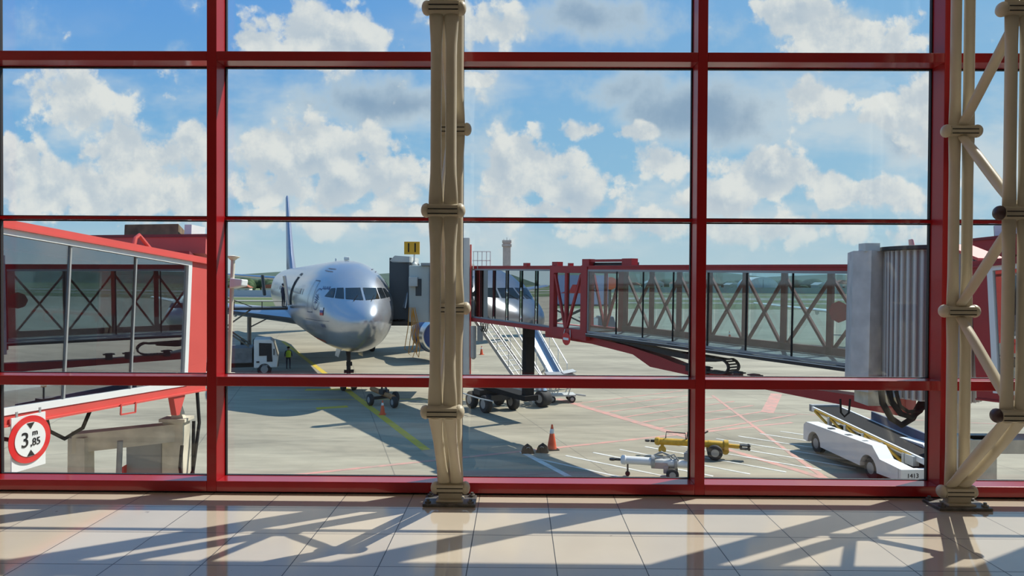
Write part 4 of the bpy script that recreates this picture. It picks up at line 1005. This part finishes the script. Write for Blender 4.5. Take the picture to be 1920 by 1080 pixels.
for x in (-.8, .8):
    m = MB().bar((x, .1, .5), (x, 3.6, 3.8), .06, .12).bar((x, .1, 1.5), (x, 3.6, 4.8), .045, .045)
    for i in range(5):
        f = i/4; m.tube((x, .1+3.5*f, .5+3.3*f), (x, .1+3.5*f, 1.5+3.3*f), .022, n=6)
    m.build('handrail', WHITE, cu)
MB().bar((0, 2.6, 0), (0, 2.6, 2.9), .14, .14).span((-.9, 2.4, .0), (.9, 2.8, .12)).bar((0, 1.0, 1.2), (0, 2.6, .2), .1, .1).span((-.9, -.1, .38), (.9, .1, .5)).bar((-.8, 0, 0), (-.8, 0, .4), .08, .08).bar((.8, 0, 0), (.8, 0, .4), .08, .08).build('chute_frame', LGREY, cu)
ct = apron(thing('baggage_cart', 'small grey tray cart on thin legs at the foot of the service stairs', 'cart', (2.35, 36.3, GZ), .1))
MB().loft([[(-.75, -.45, 1.05), (.55, -.45, 1.05), (.55, .45, 1.05), (-.75, .45, 1.05)], [(-.85, -.55, 1.5), (.65, -.55, 1.5), (.65, .55, 1.5), (-.85, .55, 1.5)]]).build('tray', GREY, ct)
MB().prism([(.05, -.5, 1.5), (.7, -.5, 1.62), (.7, .5, 1.62), (.05, .5, 1.5)], (0, 0, .04)).build('lid', LGREY, ct)
m = MB()
for x0, x1 in ((-.7, -.5), (-.1, -.3), (.5, .3)):
    for y in (-.4, .4): m.bar((x0, y, 1.05), (x1, y, .42), .05, .05)
m.span((-.8, -.45, .34), (.7, .45, .42)).bar((.7, 0, .38), (1.3, 0, .3), .08, .08); m.build('leg_frame', LGREY, ct)
for x in (-.55, .5):
    for y in (-.4, .4): wheel(ct, (x, y, .19), (0, 1, 0), .19, .12)
# catering lift truck on the starboard side
tk = apron(thing('lift_truck', 'white-cabbed lift truck with a raised platform under the airliner wing', 'truck', (-18.0, 45.7, GZ), math.radians(18)))
cb = MB().prism([(.5, -1.1, .55), (1.95, -1.1, .55), (2.0, -1.1, 1.2), (1.72, -1.1, 2.25), (1.5, -1.1, 2.42), (.5, -1.1, 2.42)], (0, 2.2, 0)).build('cab', WHITE, tk, bevel=.06)
MB().prism([(.82, -1.13, 1.35), (1.62, -1.13, 1.35), (1.6, -1.13, 2.15), (.82, -1.13, 2.2)], (0, .05, 0)).prism([(1.3, -1.13, .95), (1.66, -1.13, .95), (1.62, -1.13, 1.36), (1.3, -1.13, 1.36)], (0, .05, 0)).build('side_window', DARK, cb)
MB().prism([(1.99, -.95, 1.3), (1.99, .95, 1.3), (1.74, .95, 2.2), (1.74, -.95, 2.2)], (.03, 0, .01)).build('windscreen', COCK, cb)
MB().box((1.75, -1.28, 1.6), (.06, .2, .4)).box((.75, -1.14, .95), (.18, .03, .1)).build('mirror', DARK, cb)
MB().span((-3.8, -.5, .55), (2.0, .5, .85)).span((-3.8, -1.05, .85), (.45, 1.05, 1.0)).build('chassis', DARK, tk)
for x in (1.15, -2.6, -1.5):
    for y in (-.95, .95): wheel(tk, (x, y, .45), (0, 1, 0), .45, .3)
MB().span((-1.2, -1.12, .9), (.4, 1.1, 1.9)).build('equipment_body', mat('mottled grey body', (.16, .17, .18, 1), .6, noise=.3, nscale=3), tk, bevel=.04)
MB().span((-3.6, -1.0, 1.0), (-1.4, 1.0, 1.6)).build('deck_box', LGREY, tk, bevel=.03)
m = MB()
for y in (-.8, .8):
    m.bar((-3.0, y, 1.95), (.2, y, 4.3), .1, .16, (0, 1, 0)).bar((.2, y, 1.95), (-3.0, y, 4.3), .1, .16, (0, 1, 0))
m.build('scissor_arm', mat('olive steel', (.14, .13, .10, 1), .6), tk)
pf = MB().span((-3.9, -1.15, 4.35), (2.6, 1.15, 4.5)).build('platform', DARK, tk)
m = MB()
for x in (-3.9, -2.6, -.7, 1.0, 2.5): m.tube((x, -1.1, 4.5), (x, -1.1, 5.5 if x < -2 else 4.9), .03, n=6)
m.bar((-1.6, -1.1, 5.35), (.4, -1.1, 4.55), .05, .05).bar((-3.9, -1.1, 5.5), (-2.6, -1.1, 5.5), .04, .04).bar((-2.6, -1.1, 4.9), (2.5, -1.1, 4.9), .03, .03); m.build('railing', DARK, pf)
# distant catering truck with raised box, seen through the open bay of the bridge
lc = apron(thing('catering_truck', 'far truck with a raised lilac box, seen through the open bay of the bridge', 'truck', (6.5, 80, GZ), 0))
lil = mat('lilac box panels', (.34, .37, .56, 1), .5, noise=.06, nscale=1)
bx = MB().span((-4.05, 0, 3.6), (4.05, 2.5, 7.0)).build('box', lil, lc)
MB().span((-4.05, -.05, 3.4), (4.05, 2.5, 3.62)).build('box_floor', DARK, bx)
MB().prism([(-1.5, -.03, 4.9), (1.1, -.03, 4.9), (1.1, -.03, 6.2), (.4, -.03, 5.9), (-.1, -.03, 5.9), (-.4, -.03, 5.3)], (0, .02, 0)).build('red_panel', REDP, bx)
text('lo', 1.2, (2.5, -.03, 5.45), (PI/2, 0, 0), NAVY, bx); text('ae', 1.2, (-3.1, -.03, 5.45), (PI/2, 0, 0), NAVY, bx)
m = MB()
for y in (.4, 2.1): m.bar((-3, y, 1.0), (2, y, 3.4), .16, .2, (0, 1, 0)).bar((2, y, 1.0), (-3, y, 3.4), .16, .2, (0, 1, 0))
m.build('scissor_arm', DARK, lc)
MB().span((-3.8, .3, .5), (4.6, 2.2, 1.0)).build('chassis', DARK, lc)
MB().prism([(2.9, .1, .5), (5.0, .1, .5), (5.0, .1, 1.3), (4.7, .1, 2.2), (2.9, .1, 2.2)], (0, 2.2, 0)).build('cab', mat('blue cab', (.05, .07, .13, 1), .4), lc, bevel=.08)
MB().span((2.2, .1, .5), (2.9, 2.3, 2.0)).build('cab_rear', WHITE, lc)
for x in (-2.5, 3.9):
    for y in (.4, 2.1): wheel(lc, (x, y, .5), (0, 1, 0), .5, .35)
for (lab, x, y, cmat) in (('orange fuel trailer end far behind the long bridge', 16.3, 120, ORG),):
    t = apron(thing('tank_trailer', lab, 'trailer', (x, y, GZ)))
    MB().lathe((0, 0, 5.9), (0, 1, 0), [(0, .6), (.2, 1.1), (3, 1.1), (3.2, .6)], 20).build('tank', cmat, t, True)
    MB().bar((0, .8, 0), (0, .8, 5), .3, .3).bar((0, 2.4, 0), (0, 2.4, 5), .3, .3).build('stand', DARK, t)

# ------------------------------------------------------------------ people
def person(label, loc, rz, joints, radii, edges, colour, vest=None, cap=None):
    """one continuous body grown from a skeleton; colour(co) picks the material slot"""
    me = bpy.data.meshes.new('person'); me.from_pydata([Vector(j) for j in joints], edges, [])
    o = bpy.data.objects.new('person_rig', me); C.objects.link(o)
    o.modifiers.new('skin', 'SKIN'); o.modifiers.new('sub', 'SUBSURF').levels = 1
    for v, r in zip(me.skin_vertices[0].data, radii): v.radius = r if isinstance(r, tuple) else (r, r)
    me.skin_vertices[0].data[0].use_root = True
    dg = bpy.context.evaluated_depsgraph_get(); dg.update()
    body = bpy.data.meshes.new_from_object(o.evaluated_get(dg)); body.name = 'person'
    bpy.data.objects.remove(o)
    p = bpy.data.objects.new('person', body); C.objects.link(p); p.location = loc; p.rotation_euler = (0, 0, rz)
    body.materials.clear()
    for m in (SKIN, NAVY, BLACK): body.materials.append(m)
    for f in body.polygons: f.material_index = colour(f.center); f.use_smooth = True
    tag(p, label, 'person')
    if vest:
        x, y = joints[2][0], joints[2][1]
        MB().loft([[((.19+w)*math.cos(2*PI*i/20), (.125+w*.6)*math.sin(2*PI*i/20), z) for i in range(20)] for z, w in ((.92, .0), (1.15, .0), (1.35, .02), (1.46, -.05))], caps=False).build('vest', HIVIS, p, True)
    MB().ball((joints[4][0], joints[4][1]+.012, joints[4][2]+.05), .112, 12, (1, 1.05, .85)).build('cap' if cap else 'hair', cap or BLACK, p, True)
    return p
J = [(0,0,.95), (0,0,1.15), (0,0,1.38), (0,-.01,1.5), (0,-.02,1.62), (0,-.02,1.72),
     (.11,0,.9), (.12,-.02,.5), (.12,.01,.09), (.12,-.14,.04), (-.11,0,.9), (-.12,-.03,.5), (-.12,.01,.09), (-.12,-.14,.04),
     (.2,0,1.40), (.26,.02,1.12), (.25,-.08,.87), (-.2,0,1.40), (-.26,.02,1.12), (-.25,-.08,.87)]
Rr = [(.15,.11), (.14,.10), (.16,.11), .055, .09, .07, .085, .06, .042, .04, .085, .06, .042, .04, .06, .045, .035, .06, .045, .035]
Ed = [(0,1),(1,2),(2,3),(3,4),(4,5),(0,6),(6,7),(7,8),(8,9),(0,10),(10,11),(11,12),(12,13),(2,14),(14,15),(15,16),(2,17),(17,18),(18,19)]
colr = lambda c: 0 if c[2] > 1.5 or (abs(c[0]) > .2 and c[2] < 1.0) else (2 if c[2] < .12 else 1)
person('person in a yellow-green vest standing on the apron under the airliner belly', (-17.75, 53.3, GZ), .5, J, Rr, Ed, colr, vest=True)
person('person in a green vest inside the open boarding door of the airliner', (-7.35, 43.6, -.72), -.6, J, Rr, Ed, colr, vest=True)
person('person in dark clothes at the open service door above the lift platform', (-17.0, 49.9, GZ+4.5*AP), 2.4, J, Rr, Ed, colr, cap=NAVY)

# ------------------------------------------------------------------ far side of the airfield
hillm = mat('wooded hills', (.05, .085, .06, 1), .95, noise=.4, nscale=.03)
m = MB(); rings = []
for y, s in ((640, 0), (700, .75), (800, 1), (1000, .9)):
    rings.append([(x, y, GZ-.4+s*(14.5+5*math.sin(x*.006+1)+3*math.sin(x*.017)+2.0*math.sin(x*.051+y))) for x in range(-1000, 1201, 12)])
struct(m.loft(rings, caps=False, closed=False).build('hill', hillm, smooth=True))
tm = mat('tree foliage', (.045, .08, .03, 1), .95, noise=.5, nscale=.3)
m = MB()
for i in range(420):
    x = random.uniform(-420, 560); y = random.uniform(490, 590); r = random.uniform(2.5, 5.5)
    if i < 110: x = random.uniform(-220, -70); y = random.uniform(335, 380); r = random.uniform(2.4, 4.6)
    m.ball((x, y, GZ+r*.75), r, 7, (1.3, 1, random.uniform(.8, 1.15)))
tag(m.build('treeline', tm, smooth=True), 'distant belt of dark green trees along the far edge of the airfield', 'trees', kind='stuff')
wl_ = thing('perimeter_wall', 'long pale perimeter wall across the far side of the airfield', 'wall')
wl_['kind'] = 'thing'
pm = mat('pale wall', (.66, .63, .55, 1), .9, noise=.15, nscale=.2)
MB().span((20, 400, GZ), (330, 400.6, GZ+3.4)).build('wall_run', pm, wl_)
MB().span((-330, 262, GZ), (-60, 262.6, GZ+2.6)).build('wall_run', mat('bluish wall', (.36, .42, .48, 1), .9), wl_)
def house(x, y, w, d, h, rc, wc, label, group='distant houses beyond the airfield', cat='house', name='house'):
    t = thing(name, label, cat, (x, y, GZ), random.uniform(-.3, .3), group)
    MB().span((-w/2, 0, 0), (w/2, d, h)).build('wall_block', wc, t)
    MB().prism([(-w/2-.4, -.4, h), (w/2+.4, -.4, h), (w/2*.5, -.4, h+w*.16), (-w/2*.5, -.4, h+w*.16)], (0, d+.8, 0)).build('roof', rc, t)
    m = MB()
    for i in range(max(2, int(w/3))): m.span((-w/2+1.0+i*3, -.05, h*.35), (-w/2+2.2+i*3, 0, h*.7))
    m.build('window_row', DARK, t)
tile = mat('terracotta roof', (.34, .11, .06, 1), .9); hw = mat('house white', (.62, .62, .58, 1), .9)
for i in range(26):
    x = 40+i*17+random.uniform(-1, 1)
    house(x, random.uniform(430, 462), random.uniform(8, 15), 8, random.uniform(3.5, 6.5), tile if i % 3 else LGREY, hw if i % 2 else pm, 'tiny distant house between the trees behind the perimeter wall')
for i in range(6):
    house(-190+i*17, 300+random.uniform(-10, 10), 9, 7, 3, tile, pm, 'tiny distant house on the hillside behind the airliner tail', 'distant houses behind the airliner tail')
hg = thing('hangar', 'white rounded hangar beyond the runway, seen through the long bridge', 'hangar', (143, 402, GZ))
MB().prism([(9*math.cos(PI*i/16), 0, 3.5+6*math.sin(PI*i/16)) for i in range(17)]+[(-9, 0, 0), (9, 0, 0)], (0, 20, 0)).build('shell', WHITE, hg)
MB().span((-.2, -.1, 0), (.2, 0, 8)).build('door_seam', GREY, hg)
tw = thing('control_tower', 'pinkish concrete tower on the horizon beyond the long bridge', 'tower', (-4.7, 300, GZ))
tp = mat('pinkish concrete', (.70, .50, .44, 1), .9, noise=.15, nscale=.6)
MB().span((-1.7, 0, 0), (1.7, 3.4, 23.2)).build('shaft', tp, tw)
MB().span((-2.1, -.4, 21.6), (2.1, 3.8, 22.6)).span((-2.0, -.3, 23.2), (2.0, 3.7, 24.3)).build('head', tp, tw)
MB().tube((0, 1.5, 24.3), (0, 1.5, 25.6), .1).tube((1.3, 1.5, 24.3), (1.3, 1.5, 25.0), .08).tube((-1.3, 1.5, 24.3), (-1.3, 1.5, 25.0), .08).build('mast', GREY, tw)
MB().span((-5, 1, 0), (-1.7, 4, 12.5)).build('annex', tp, tw)
# tail engine of a parked jet showing at the edge of the sunlit bridge


SC.view_settings.view_transform = 'Standard'; SC.view_settings.look = 'None'
SC.view_settings.gamma = 1; SC.view_settings.exposure = 0.0; SC.view_settings.use_curve_mapping = False
SC.cycles.use_denoising = True
SC.cycles.max_bounces = 10; SC.cycles.transparent_max_bounces = 24; SC.cycles.glossy_bounces = 4; SC.cycles.diffuse_bounces = 5
SC.cycles.sample_clamp_indirect = 6; SC.cycles.caustics_reflective = False; SC.cycles.caustics_refractive = False
